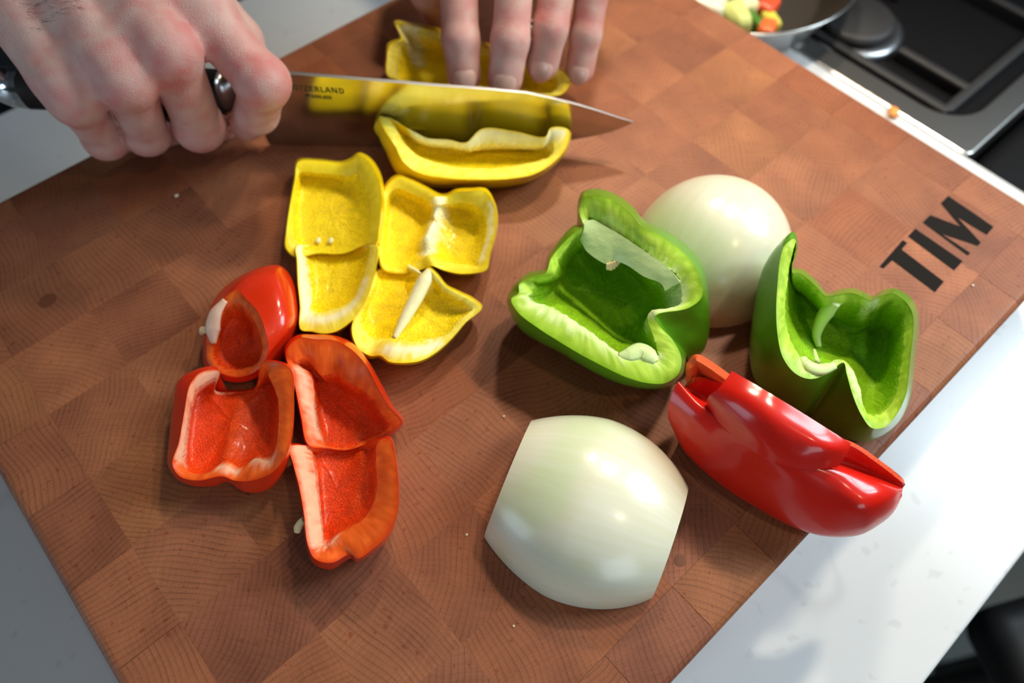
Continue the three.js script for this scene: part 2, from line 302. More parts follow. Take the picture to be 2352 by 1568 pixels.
{
  const S = 1.03, xs = [-86.5], zs = [-365.5]; for (let k = 0; k <= 10; k++) xs.push((-57 + 35.95 * k) * S); xs.push((-57 + 35.95 * 11) * S, 372);
  for (let k = 0; k <= 9; k++) zs.push((-336.5 + 36.9 * k) * S); zs.push(18.2);
  const nx = xs.length - 1, nz = zs.length - 1, th = -COUNTER;
  for (let i = 0; i < nx; i++) for (let j = 0; j < nz; j++) {
    const x0 = xs[i], x1 = xs[i + 1], z0 = zs[j], z1 = zs[j + 1], out = [i === 0, i === nx - 1, j === 0, j === nz - 1], lift = -0.02 * rnd();
    const steps = out.some(Boolean) ? 4 : 2, pos = [], uv = [], idx = [], ang = Math.floor(rnd() * 4) * Math.PI / 2 + (rnd() - 0.5) * 0.25, ou = 0.3 + 0.4 * rnd(), ov = 0.3 + 0.4 * rnd(), ca = Math.cos(ang), sa = Math.sin(ang), mx = (x0 + x1) / 2, mz = (z0 + z1) / 2;
    const put = (x, y, z) => { pos.push(x / 1000, Y0 + y / 1000, z / 1000); const a = (x - mx) / 120, b = (z - mz) / 120; uv.push(ou + a * ca - b * sa, ov + a * sa + b * ca + y / 900); };
    const loop = (k) => {                                   // k 0: top outline ... steps: full outline
      const e = k / steps * Math.PI / 2, ins = (o) => (o ? 4.2 : 0.10) * (1 - Math.sin(e)), dy = (o) => (o ? 4.2 : 0.10) * (1 - Math.cos(e)), deep = Math.max(...out.map(dy));
      const y = -deep;
      put(x0 + ins(out[0]), lift + y * (out[0] || out[2] ? 1 : 0.15), z0 + ins(out[2])); put(x1 - ins(out[1]), lift + y * (out[1] || out[2] ? 1 : 0.15), z0 + ins(out[2]));
      put(x1 - ins(out[1]), lift + y * (out[1] || out[3] ? 1 : 0.15), z1 - ins(out[3])); put(x0 + ins(out[0]), lift + y * (out[0] || out[3] ? 1 : 0.15), z1 - ins(out[3]));
    };
    for (let k = 0; k <= steps; k++) loop(k);
    put(x0, -th, z0); put(x1, -th, z0); put(x1, -th, z1); put(x0, -th, z1);
    idx.push(0, 2, 1, 0, 3, 2);
    for (let k = 0; k <= steps; k++) for (let s = 0; s < 4; s++) { const a = k * 4 + s, b = k * 4 + (s + 1) % 4; idx.push(a, b, a + 4, b, b + 4, a + 4); }
    const q = (steps + 1) * 4; idx.push(q, q + 1, q + 2, q, q + 2, q + 3);
    const g = makeGeo(pos, idx, uv).toNonIndexed(); g.computeVertexNormals();
    part(numbered('block'), g, woodM[Math.floor(rnd() * 3)][Math.floor(rnd() * tones.length)], board);
  }
  // the burnt-in name
  const burnt = P({ color: rgb(0.014, 0.012, 0.011), roughness: 0.8, specularIntensity: 0.15 });
  const glyph = (lists) => mergeGeometries(lists.map((L) => {
    const s = new THREE.Shape(L.map(([x, , z]) => new THREE.Vector2(x, -z)));
    const g = new THREE.ExtrudeGeometry(s, { depth: 0.25, bevelEnabled: false }).rotateX(-Math.PI / 2).scale(0.001, 0.001, 0.001).translate(0, Y0 - 0.00012, 0);
    return g;
  }));
  part('letter', glyph([[[279.2,0,-39.7],[302,0,-41.5],[302.1,0,-38.9],[296.4,0,-38.4],[295,0,-13.7],[286.2,0,-13.2],[287.1,0,-37.7],[279.5,0,-37.7]]]), burnt, board, 'black burnt letter T');
  part('letter_001', glyph([[[305.9,0,-41.1],[313.1,0,-41.4],[312.8,0,-14.3],[304.6,0,-14.1]]]), burnt, board, 'black burnt letter I');
  part('letter_002', glyph([[[319.3,0,-41.1],[326.5,0,-41.3],[331.5,0,-27.1],[337.5,0,-42.1],[345,0,-42.2],[344.1,0,-15.6],[336.6,0,-15.1],[335.8,0,-31.2],[330.1,0,-14.5],[326.9,0,-14.5],[320.2,0,-30.6],[320.3,0,-14.5],[317.7,0,-14.6]]]), burnt, board, 'black burnt letter M');
  // dried drops of juice
  const dried = P({ color: rgb(0.15, 0.042, 0.014), roughness: 0.6 });
  for (const [x, , z, r] of [[-33.8,0,-289.2],[99,0,-9.2]].map((p, k) => [...p, [4.3, 2.6][k]])) {
    const g = new THREE.SphereGeometry(1, 20, 6, 0, 2 * Math.PI, 0, Math.PI / 2).scale(r / 1000, 0.00012, r * 0.9 / 1000).translate(x / 1000, Y0, z / 1000);
    part(numbered('dried_drop'), g, dried, board, 'dark dried juice spot');
  }
  settle(board);
}
// ------------------------------------------------------------------ peppers
const pores = texture(512, (u, v, c) => {
  const s = (f, z) => { const x = u * f, y = v * f, w = 0.5; return N(x, y, z); };
  c[0] = c[1] = c[2] = 0.5 + 0.32 * s(48, 1) + 0.30 * s(90, 2) + 0.12 * s(20, 3);
});
const speckle = texture(512, (u, v, c) => {
  const a = N(u * 44, v * 44, 1), b = N(u * 80, v * 80, 2), q = 0.86 + 0.10 * sstep(a + 0.6 * b, -0.1, 0.35) + 0.06 * N(u * 7, v * 7, 5) + 0.04 * b;
  c[0] = c[1] = c[2] = q;
}, true);
const skinNoise = texture(256, (u, v, c) => { c[0] = c[1] = c[2] = 0.5 + 0.5 * N(u * 12, v * 12, 4) + 0.2 * N(u * 60, v * 60, 9); });
const skinOf = (c) => P({ color: rgb(...c), roughness: 0.42, specularIntensity: 0.3, clearcoat: 0.75, clearcoatRoughness: 0.16, bumpMap: skinNoise, bumpScale: 0.00008 });
const cutM = P({ color: 0xffffff, vertexColors: true, roughness: 0.5, specularIntensity: 0.35, clearcoat: 0.14, clearcoatRoughness: 0.25, bumpMap: skinNoise, bumpScale: 0.00012 });
const fleshOf = () => P({ color: rgb(1.28, 1.28, 1.28), map: speckle, vertexColors: true, roughness: 0.5, specularIntensity: 0.6, clearcoat: 0.3, clearcoatRoughness: 0.2, bumpMap: pores, bumpScale: 0.0005 });
const PITH = (m, one, thick = 1.6, flip = -1) => ({ skin: m, flesh: m, tint: [1, 1, 1], pale: [1, 1, 1], thick, flip, one });
const RED = { skin: skinOf([0.72, 0.028, 0.003]), flesh: fleshOf(), tint: [0.80, 0.060, 0.003], pale: [0.98, 0.165, 0.020], pithTint: [0.90, 0.50, 0.31] };
const DEEP = { ...RED, skin: skinOf([0.68, 0.012, 0.004]), pale: [0.84, 0.10, 0.03] };
const YEL = { skin: skinOf([0.93, 0.66, 0.004]), flesh: fleshOf(), tint: [0.96, 0.72, 0.004], pale: [0.96, 0.86, 0.15], pithTint: [0.94, 0.91, 0.58] };
const GRN = { skin: skinOf([0.105, 0.31, 0.008]), flesh: fleshOf(), tint: [0.25, 0.50, 0.008], pale: [0.50, 0.72, 0.08], pithTint: [0.66, 0.78, 0.38] };
const pithM = (c) => P({ color: rgb(...c), roughness: 0.5, bumpMap: skinNoise, bumpScale: 0.0002, clearcoat: 0.2 });
const pithY = pithM([0.90, 0.85, 0.48]), pithG = pithM([0.60, 0.78, 0.32]), pithR = pithM([0.85, 0.55, 0.40]), seedM = P({ color: rgb(0.82, 0.66, 0.36), roughness: 0.5 });
const GR = { red: 'red bell pepper pieces on the board', yellow: 'yellow bell pepper pieces on the board' };
function pepper(label, K, st, o = {}, name = 'pepper_strip') {
  const g = thing(name, label, 'pepper', o.group);
  bowl(g, st, { ...K, ...o });
  return g;
}
{ // red, left
  const g = pepper('red pepper piece with a torn white upper left edge, leftmost of the red pieces', RED, [[7,17,-190.9,4.3,15,-190.6,-2.2,3,-196.4,6.5,14,-195.1],
[1.2,20,-193.2,-3.9,16,-190.5,-5.5,2,-195.9,0.3,14,-199.3],
[-5.1,21,-190.8,-8,16,-187.6,-9.9,2,-191.7,-8.7,14,-199.9],
[-13.7,21,-180.6,-14.3,17,-179.9,-15.9,2,-183.8,-16.8,12,-191.5],
[-21.7,20,-171.2,-21.3,16,-170.7,-21.8,2,-175,-26.5,10,-178.6],
[-28.2,17,-166.7,-25.7,14,-166,-23.2,3,-168.3,-30.4,8,-173.3],
[-28.8,15,-161.3,-24.9,13,-160.6,-21.4,3,-165.4,-31,7,-165.9],
[-24.1,15,-154.8,-19.3,14,-155.7,-16.9,3,-163.9,-27.3,7,-158.2],
[-16.4,15,-150.3,-12.1,14,-155.8,-9.9,4,-163.4,-20.9,7,-152.8],
[-13.7,14,-146,-9.7,13,-150,-6.5,3,-159.6,-16.9,5,-152.3],
[-8.6,16,-140.6,-2.5,15,-148,-0.4,3,-158,-13.4,7,-142.7],
[-0.6,20,-136.1,1.4,18,-141.8,5.5,3,-159.2,-6.3,8,-137.1],
[7.9,24,-137,6,22,-143.2,11,3,-164.6,3.5,12,-137.6],
[15.8,26,-144.1,12.8,23,-151.1,15.7,3,-171.1,13.2,14,-146.1],
[23.1,27,-154.2,18.1,22,-160.7,19.9,3,-176.9,22.9,15,-159.6],
[29,26,-166.3,20.9,20,-172.5,20.8,4,-179.6,30.6,14,-173.8],
[22.6,22,-179.1,22,18,-176.9,19.2,3,-181,23.5,15,-182.5],
[13.8,3,-182.6,13.6,3,-182.2,12.2,2.5,-181.2,14.3,1,-184.6],
[6.2,3,-187.6,6,3,-187.2,4.6,2.5,-185.2,6.7,1,-189.6],
[1,4,-192.2,0.7,4,-191.8,-0.8,2.5,-190.1,1.4,1,-194.9]], { group: GR.red, pith: [{ line: [[5.7,16,-190.7],[-0.6,18,-191.5],[-5.8,19,-187.6],[-13.4,20,-178.5],[-20.3,18,-171],[-24.5,18,-167.6]], w: 3, to: 6 },{ line: [[-3.2,15,-146.8],[1.1,18,-142.1]], w: 3.2 },{ line: [[-15.3,14,-154.5],[-10.6,13,-148.5]], w: 1.6 }], seedAt: 1, ridges: [{ line: [[10.4,2.2,-184.5],[-0.1,2.4,-172.2],[-10.1,3,-160.3]], w: 5, pale: 0.22 }] });
  settle(g);
}
{ // red, upper left, on its side
  const g = pepper('red pepper piece on its side, hollow facing left, topmost of the red pieces', RED, [[32.8,28,-213.3,29.6,26,-209.2,27.8,10,-210.4,49.5,14,-227.1,40.4,26,-218.2],
[33,30,-205.5,30.9,27,-202.1,28.8,10,-206.6,56.7,14,-222.3,47.6,28,-209.9],
[33.2,31,-195.3,30.2,27,-194.3,27.4,9,-201.3,57,13,-214.3,46.7,29,-199.4],
[30.6,30,-185.9,28,26,-187.2,25.8,8,-197.6,51.6,12,-201.3,43.5,28,-190.1],
[27.6,26,-180.8,25.5,23,-183.6,23.6,7,-194.6,46.1,11,-193.4,39.1,25,-183.8],
[23,20,-179.9,21.2,18,-183,21.2,6,-194.7,36.9,9,-187.1,32.1,20,-182.8],
[17.4,15,-181.8,16.8,14,-186.4,17.8,6,-196.2,25,6,-183.5,23.2,13,-182.1],
[11.1,11,-187.4,12,11,-190.7,14.5,6,-197.7,12.2,4,-188.1,11.5,8,-187.2],
[6.8,10,-194.7,8.8,10,-196.3,12.2,6,-201.1,6,4,-195.4,6.2,7,-194.8],
[5.5,10,-202.7,7.9,11,-201.3,12.4,7,-204.5,3.7,4,-205.1,4.3,7,-203.9],
[8.7,13,-207.5,12.1,14,-206.5,15.2,8,-208.5,6.4,6,-210.6,7.5,10,-208.7],
[13.5,17,-211.5,16.4,18,-209.5,18.7,9,-211.9,11.1,9,-215.7,12.2,13,-213.7],
[20,21,-215.4,22.5,21,-211.7,22.3,10,-213.8,20.8,12,-224.7,20.4,17,-220],
[26.7,25,-215.5,26.9,24,-211.1,25.6,10,-213.9,31.5,14,-228.7,29,21,-221.5]], { group: GR.red, seedAt: 2, base: 0, paleDepth: 0.3 });
  part('seed', strand([[13.2,15,-214.1],[12,14,-215.3],[10.6,12.5,-215.5]], [1.6, 1.9, 0.9]), seedM, g, 'pale cream pepper seed');
  part('membrane', strand([[26.5,25.5,-213.8],[20,22.5,-212.7],[15.4,18.5,-210],[12.1,14.5,-206.2]], [1.5, 3.2, 3.6, 1.2], 0.5), pithR, g, 'whitish pith');
  settle(g);
}
{ // red, upper right
  const g = pepper('red pepper piece with a pointed right tip, overlapping the top of the lowest red piece', RED, [[33.2,20,-178.8,33.2,18,-172.4,38.5,4,-166.6,34.2,14,-183.5],
[39.9,22,-179.2,37.6,19,-170.5,38.5,4,-166.6,41.3,14,-185.1],
[44.7,24,-172.8,37.9,17,-160.8,39.4,4,-163.1,47.4,14,-180.8],
[50.2,25,-166.4,43,18,-157,41.7,4,-158.3,53.4,14,-174.9],
[52.9,26,-157.8,43.9,19,-150.2,43.3,4,-154.2,57.4,14,-166.3],
[52.9,27,-147.1,46.4,19,-144.1,43.3,4,-148.7,57.4,14,-155.3],
[50.6,26,-135.6,47.4,19,-136.7,43,4,-143.7,55.3,13,-142.9],
[49.2,25,-126.2,46.2,18,-129.5,41.1,4,-138.7,52.9,12,-131.8],
[49.6,22,-119,46.2,17,-123.2,39.5,4,-135,51.8,12,-123.1],
[45,14,-122.3,42.8,12,-124.8,37,5,-132.7,46.9,7,-123.4],
[39.8,10,-124.9,39.1,9,-127.2,35.1,5,-133.1,41.2,5,-125.8],
[28,7,-130.1,28.5,7,-130.9,29.4,5,-134.3,28.1,4.5,-131.1],
[21.1,8,-136.5,22.1,8,-137.2,24.7,5,-139.7,21.2,4.5,-137.9],
[16.5,12,-140.3,21.8,9,-140.1,26.3,4,-144,16.6,6,-143.2],
[21,15,-151.1,26,12,-149.8,29.3,4,-153.1,21,8,-154.1],
[26.1,17,-162,32.2,13,-159.3,32.9,4,-159.2,26.2,9,-166],
[29.8,18,-170,35.4,15,-165.8,36.4,4,-164.4,30.6,9,-175.7],
[30.5,18,-174.7,33.7,16,-170.7,37.6,4,-166.1,31.2,12,-178.5]], { group: GR.red, pith: [{ line: [[32.5,16,-169],[28.4,14,-158.1],[24.8,11,-147.6],[22.8,9,-141.7]], w: 2.6, to: 6 }], seedAt: 3, rag: 0.5, ridges: [{ line: [[45.2,1.5,-151.4],[35.2,2,-133.4]], w: 4, pale: 0.15 }] });
  settle(g);
}
{ // red, lowest
  const g = pepper('long red pepper strip with pale left edge and stalk scrap, lowest of the red pieces', RED, [[10.4,16,-142.8,16.5,9,-139.2,16.8,4,-138.5,10.8,8,-147.3],
[16.5,11,-140.7,17,8,-138.9,17.8,4,-137.7,16.5,6,-143.5],
[24.2,4,-136.3,23.9,4,-135.9,22.4,3,-134.1,24.6,1.5,-137.7],
[31.1,4,-130.9,30.7,4,-130.4,28.3,3,-128.8,31.6,1.5,-132.4],
[37.8,18,-120.9,37.3,15,-121.8,31.5,4,-125.5,39.5,10,-124.5],
[41.2,24,-115.1,35.2,19,-117.8,29.7,4,-122.2,43,14,-119.4],
[36.6,25,-105.3,31.1,19,-112,25.7,4,-116,38.7,12,-110.1],
[31.6,25,-97.4,26.7,19,-105.6,21.7,4,-111.2,33.4,12,-101.8],
[26.1,24,-90.7,20.6,18,-100.3,17.5,4,-109,27.2,11,-94.6],
[18.5,22,-86.6,14.8,17,-98.7,12.4,4,-109,19.4,10,-89.2],
[11.3,20,-86.4,10.5,16,-99.8,8.4,4,-109.1,11.7,8,-88.7],
[4.7,18,-87.8,5.3,15,-101,4.9,4,-109.9,3.8,7,-90.5],
[3.3,16,-91.8,1.1,15,-100.4,3.5,4,-110.1,2.8,5,-93.8],
[-3.4,17,-93.3,-1.7,15,-99.9,2.6,4,-110.9,-5,7,-94.6],
[-7.2,17,-98.7,-2.2,15,-101,2.7,4,-111.9,-8.8,7,-100.8],
[-6.1,18,-104.7,-0.2,14,-105.2,5.8,4,-117.1,-7,8,-107.9],
[-1.2,18,-114.2,4.4,13,-114.6,9,4,-122.5,-1.9,8,-117.7],
[3.8,17,-125.7,9.8,12,-125.1,13.2,4,-129.4,3.2,8,-129.3],
[7,17,-134.4,13.7,11,-132.7,16,4,-134.3,6.9,8,-138.5]], { group: GR.red, pith: [{ line: [[13.1,12,-141.2],[10.5,14,-132.8],[5.9,14,-122.9],[1.3,15,-112.1],[-3.1,15,-104.1]], w: 4.2, to: 6.5 },{ line: [[-1.5,15,-100.1],[3.4,15,-101]], w: 1.5 }], seedAt: 4, ridges: [{ line: [[31.7,2,-126.3],[24.8,2.2,-115.2],[15.9,2,-110.2]], w: 3.5, pale: 0.2 }] });
  part('stalk_scrap', strand([[-1.8,14,-114.7],[-3.5,12,-115.4],[-5.6,10,-115.3],[-6.8,9,-114.5]], [1.4, 1.5, 1.7, 1.2]), seedM, g, 'cream scrap of stalk');
  settle(g);
}
{ // yellow, upper left
  const g = pepper('yellow pepper strip with two loose seeds, upper one of the left yellow pair', YEL, [[98.8,16,-270.4,95.8,14,-265.6,98,6,-268.9,101.4,9,-278.2],
[107,16,-263.5,103.1,14,-258.6,103.7,6,-262.6,110.2,9,-271],
[113.5,17,-254.6,110.3,14,-250.9,109.4,6,-254.9,117.7,9,-262.5],
[117.1,20,-249.8,112.6,15,-246.3,110.5,6,-250,121.6,11,-259.5],
[120.6,23,-247.5,115.2,17,-244.2,109.9,6,-246.5,126.4,12,-258.8],
[121.6,24,-240,114.1,18,-236.2,108.2,6,-241.5,128.9,12,-252.6],
[119.2,24,-229.4,111.5,18,-228.3,105.3,6,-236.3,127.1,12,-241.3],
[114.9,24,-220.6,107.6,18,-220.6,102.5,6,-231.1,121.7,12,-230.3],
[108.2,23,-211.9,102.6,17,-214,98.7,6,-225.7,114.3,11,-220.2],
[101.3,21,-204.8,98.2,16,-209.4,95.5,6,-222.4,106.2,10,-211.2],
[97,18,-201.4,95,14,-207.3,92.3,6,-220.4,100.4,9,-206.5],
[93.5,12,-208.3,93.5,12,-209.5,88.2,7,-219.3,94.6,8,-210.9],
[84.6,8,-213.8,85.1,8,-214.5,84.8,6,-222.2,85.4,5,-215.9],
[75.1,8,-222.2,75.8,8,-222.7,78.4,6,-227.8,75.8,5,-224.4],
[66,10,-225.3,71.4,10,-231,75.6,6,-233.9,67,5,-229.2],
[64.8,12,-231.3,71.3,11,-234.8,77.6,6,-239.4,65.9,6,-236.2],
[70.5,13,-239.4,74.8,11,-241.4,80.9,6,-246.4,71.5,7,-244.3],
[81.3,14,-252,83.8,12,-253.4,87.3,6,-256,83.1,7,-258.5],
[91.1,15,-262.6,92.6,13,-263.7,93.8,6,-264.6,93.1,8,-269.4]], { group: GR.yellow, seedAt: 5, base: 3, paleDepth: 0.15, pale: [0.90, 0.72, 0.03] });
  settle(g);
}
{ // yellow, lower left
  const g = pepper('yellow pepper strip with a long white left edge, lower one of the left yellow pair', YEL, [[69.7,12,-229.3,71,10,-227.8,74.2,4,-230,70.9,6,-234.4],
[79.8,3,-228.5,79.5,3,-228.1,78.4,2.5,-226.6,80.7,1.5,-230.4],
[88.3,3.5,-220.5,88,3.5,-220.1,85.9,2.5,-220,89.4,1.5,-222.8],
[94.2,10,-209.8,93.3,8,-211.4,88.7,4,-214.8,96.4,5,-213.6],
[95,20,-197.6,93.5,15,-202.9,87.2,4,-209,99.1,9,-205.3],
[87.7,21,-188.6,86,16,-194.9,82.4,4,-204,91.8,9,-196.6],
[79.2,21,-180.9,78.8,16,-189.1,76.1,4,-199.3,82.5,9,-188],
[70.8,20,-175.7,70.9,15,-185.2,70.3,4,-196.6,73.7,8,-182.5],
[62.5,19,-173.2,64.9,15,-184.7,66.1,4,-197,65,7,-179.9],
[55.5,18,-173.6,60.1,14,-187.2,62.5,4,-199.1,57.1,7,-179.5],
[50.6,17,-176.8,55.7,14,-188.9,60.2,4,-200.6,52,6,-183],
[47.3,16,-182,53.3,14,-191.1,59.4,4,-201.8,48.2,6,-187.9],
[44.2,16,-186,51.8,14,-192.4,59.6,4,-203.9,45.3,8,-191.2],
[50.7,17,-196,55.4,13,-196.4,62.9,4,-207.6,52,9,-201.8],
[56.6,17,-206.7,61,12,-206.4,67.4,4,-214.9,58.2,9,-212.7],
[63.4,16,-218.2,66.8,11,-217.9,71,4,-222.1,65,8,-224.6]], { group: GR.yellow, pith: [{ line: [[69.7,12,-228.1],[63.1,14,-214.8],[57.5,14,-203.3],[50,14,-190.9],[52.9,15,-184.4]], w: 3.4, to: 6.5 },{ line: [[52.9,15,-184.4],[59.6,15,-180.5],[67.5,16,-180],[80.5,17,-187.8]], w: 1.6, to: 5.5 }], seedAt: 6, paleDepth: 0.15 });
  settle(g);
}
{ // yellow, upper right
  const g = pepper('two-lobed yellow pepper strip, white rib between its hollows, nearest below the knife', YEL, [[122.1,14,-228.8,121.9,12,-226.3,122.5,5,-226.2,125,8,-234.7],
[129.6,17,-228.2,126.6,14,-224.8,127.1,5,-226.1,134.3,9,-236],
[133.1,17,-221.9,129.2,14,-218.7,129.8,5,-221,138.1,9,-229.3],
[135.3,17,-213,131.3,15,-210.6,131.9,5,-214,140.2,9,-220.4],
[135.7,19,-203.9,132.4,18,-201.2,133.1,8,-204.5,142.1,9,-212],
[139.4,18,-201.9,137.1,16,-199.3,139.7,7,-202.3,144.5,8,-210.4],
[143.1,20,-199.4,141.5,16,-196.7,144.5,4,-200.2,149.4,10,-208],
[147.8,22,-193.8,145.8,17,-191.8,146.6,4,-195.8,154.3,12,-202.2],
[153,22,-189.5,147.8,17,-187.5,145.8,4,-191.5,159.2,13,-196.2],
[151.4,22,-181.1,146.9,16,-182.1,144.5,4,-187.6,157.8,12,-188.2],
[147.3,21,-173.8,142.7,16,-176.1,140.9,4,-183.3,153,11,-179.8],
[138.9,20,-165.8,136.1,15,-170,135.7,4,-179.4,144.4,10,-171.5],
[131.4,18,-160.8,129.6,14,-165.2,131.7,4,-176.9,136.1,9,-165.6],
[125.7,17,-156.2,125.2,13,-163.2,129.5,4,-176.5,129.4,8,-160.8],
[121.1,14,-160.4,123.6,11,-167.8,126.8,4,-177.7,124.6,5,-165.1],
[115.9,13,-165.9,118.9,11,-173,124.1,4,-181.2,119.1,4,-170.7],
[112.1,13,-172,115.4,12,-177.4,121.7,6,-184.9,115.3,4,-177.1],
[109.4,14,-176.2,112.1,14,-181.8,117.7,7,-191,112.4,6,-181.1],
[105.7,10,-180.5,107.7,9,-186,112.5,5,-195.2,107.3,5,-183.4],
[98.5,7,-186.9,99.5,7,-188.3,105.5,5,-196.6,99,4,-188.2],
[93.4,8,-193.9,95,8,-194.8,103.9,5,-202.8,94.4,4,-196.3],
[100.4,9,-206.5,104.5,8,-208.7,110,5,-212,101,5,-208.9],
[113,11,-220,113.8,9,-219.1,116.1,5,-219,114.8,6,-224.1]], { group: GR.yellow, pith: [{ line: [[135.1,14,-202.2],[130.1,10,-198.7],[121.8,9,-192.5],[114.1,9,-187.4]], w: 4 },{ line: [[151,19,-182.4],[141,18,-170.8],[128,14,-163.2]], w: 1.5, to: 5.5 }], seedAt: 7, base: 2, paleDepth: 0.15, pale: [0.91, 0.76, 0.06], ridges: [{ line: [[136.3,9,-204.3],[127.8,8,-197.9],[117.7,7,-191]], w: 4.5, pale: 0.8 }] });
  settle(g);
}
{ // yellow, lower right
  const g = pepper('yellow pepper strip with tall white rib, pointed right corner, lowest yellow piece', YEL, [[92.6,4,-197.3,92.1,4,-196.6,91.4,3,-192.4,93.9,1.5,-199.7],
[101.1,4,-191,100.6,4,-190.3,97.2,3,-187.3,102.5,1.5,-193.3],
[103.2,12,-177.5,102.2,11,-177.6,97.1,5,-179.9,106.3,5,-182],
[105.1,20,-172.2,103.9,19,-169.7,100.6,14,-169.6,109.4,9,-179.4],
[105.7,20,-167.1,103.8,19,-165.3,103.2,11,-166.7,109.8,10,-173.2],
[105.4,19,-159.9,103.7,18,-160,102.6,10,-161.7,109.1,10,-165.3],
[107.7,18,-154.5,105.5,17,-154,102.6,10,-157.4,111.1,10,-159.2],
[110.4,17,-147.5,107.5,16,-148.3,102.4,9,-154.1,113.6,10,-151.5],
[111.2,15,-142.7,108.1,15,-145,100.4,9,-151.7,113.8,9,-145.7],
[101.3,14,-142,101.1,14,-144.8,96.9,9,-151.6,104,6,-145.6],
[91.2,13,-140.1,92.1,13,-143.3,92.9,9,-152,93.4,5,-143.4],
[81.9,13,-139.3,86.8,13,-144.9,89,9,-153.4,84,5,-142.4],
[74.2,14,-140.1,80.5,14,-147.2,83.7,10,-155.1,75.9,5,-143.7],
[67.6,15,-143.8,75,15,-151.3,80,11,-158.7,69.6,5,-147.9],
[63.7,15,-148.1,71.4,15,-155,77,11,-162.3,65.4,5,-152.8],
[62.9,14,-153.5,69.9,13,-158.9,76.1,7,-167.4,63.9,4,-158.5],
[60,12,-157.5,66.7,10,-164,74.3,4,-172.5,60.7,4,-160.7],
[58.1,13,-163.4,65.6,10,-169.1,74.2,4,-176.9,58.7,5,-167.1],
[60.9,14,-172,67.7,10,-176.5,76,4,-181.7,62.1,6,-176.9],
[69.5,12,-180.6,74.1,9,-182.3,80.5,4,-185.4,70.4,5,-185.2],
[83.2,8,-190.5,85.1,7,-189.8,85.7,3.5,-188,84.1,4,-193.4]], { group: GR.yellow, pith: [{ line: [[67,14,-153.7],[72,15,-147.5],[78,14,-144],[85.4,13,-142.2]], w: 3.2, to: 5.6 }], seedAt: 8, paleDepth: 0.2 });
  part('membrane', strand([[105.3,19,-171.5],[100.4,17.5,-169.8],[92.1,15.5,-166],[82.2,14,-161.5],[73,13,-157.1]], [2, 3.6, 3.4, 2.6, 1.2], 0.8), pithY, g, 'upright white rib');
  part('membrane_001', strand([[103.4,8.5,-187.4],[102.8,9.5,-184.7],[103.2,11,-181],[103.4,12,-177.2]], [0.6, 1, 1, 0.6]), pithY, g, 'curl of white pith');
  settle(g);
}
{ // yellow, in front of the knife
  const g = pepper('yellow pepper piece in front of the blade with white pith along its top, being sliced', YEL, [[144.6,24,-262,150,22,-260.2,152.4,12,-255.1,148,14,-270.7],
[151.7,22,-244.5,151.5,20,-243,155.4,8,-245.3,161.2,6,-261.2],
[155.3,20,-237.1,155.1,18,-235.7,160.2,7,-240.6,164.1,6,-250.3],
[163,20,-228.7,163,17,-227.5,168.8,6,-232.6,172.8,5,-242.3],
[168.1,20,-221.6,167.8,17,-220.7,174.6,6,-225.8,178.2,5,-234.8],
[177.5,25,-219.4,175.6,18,-215.9,180.9,6,-221.1,189.2,8,-233.8],
[188.4,25,-207.6,187,18,-206,190.9,6,-213.2,201,8,-221.6],
[199.1,23,-195.7,197.5,18,-195,200.5,6,-204.8,210.9,8,-207.4],
[204,25,-197,201.5,20,-193.9,201.1,7,-201.1,214.4,12,-207],
[209.7,25,-190.3,200.3,20,-189.9,200.8,7,-197.9,218.9,13,-198.1],
[202.1,22,-183.9,195.9,18,-187.8,198.4,7,-198.2,210.5,10,-190.7],
[191.7,20,-182.2,190.9,17,-189.3,194.6,6,-201.2,199.9,8,-188.3],
[180.4,19,-183.5,183.6,16,-193.7,187.8,6,-205.3,187.2,7,-188.8],
[170.1,18,-189.8,174.1,15,-199.9,179.7,6,-210.7,175.7,6,-194.6],
[157.3,18,-200.2,163.1,15,-208.7,170.2,6,-219.1,161.4,6,-205.8],
[145.7,18,-212,153.5,15,-220.5,162,6,-228.9,147.8,6,-217.6],
[137.8,19,-222.6,147.6,16,-229.5,157,6,-236.8,138.7,6,-227.4],
[135.9,21,-231.7,144.7,18,-234.5,153.4,7,-241.3,135.1,7,-237.4],
[138.7,22,-241.3,144.9,20,-243.7,151.8,9,-245.3,139.3,9,-253.7],
[140.4,24,-252.4,146.5,22,-251.6,151.9,11,-251.5,143.1,12,-265]], { group: GR.yellow, pith: [{ line: [[150.8,21,-245],[155,19,-237],[162.7,19,-228.5],[167.9,19,-221.4],[176.7,23,-218.5],[187.9,23,-207],[200,21,-196.5],[206.8,24,-191.6]], w: 3.4, to: 6.6 }], seedAt: 9, cut: 1, rag: 0.6, paleDepth: 0.3 });
  settle(g);
}
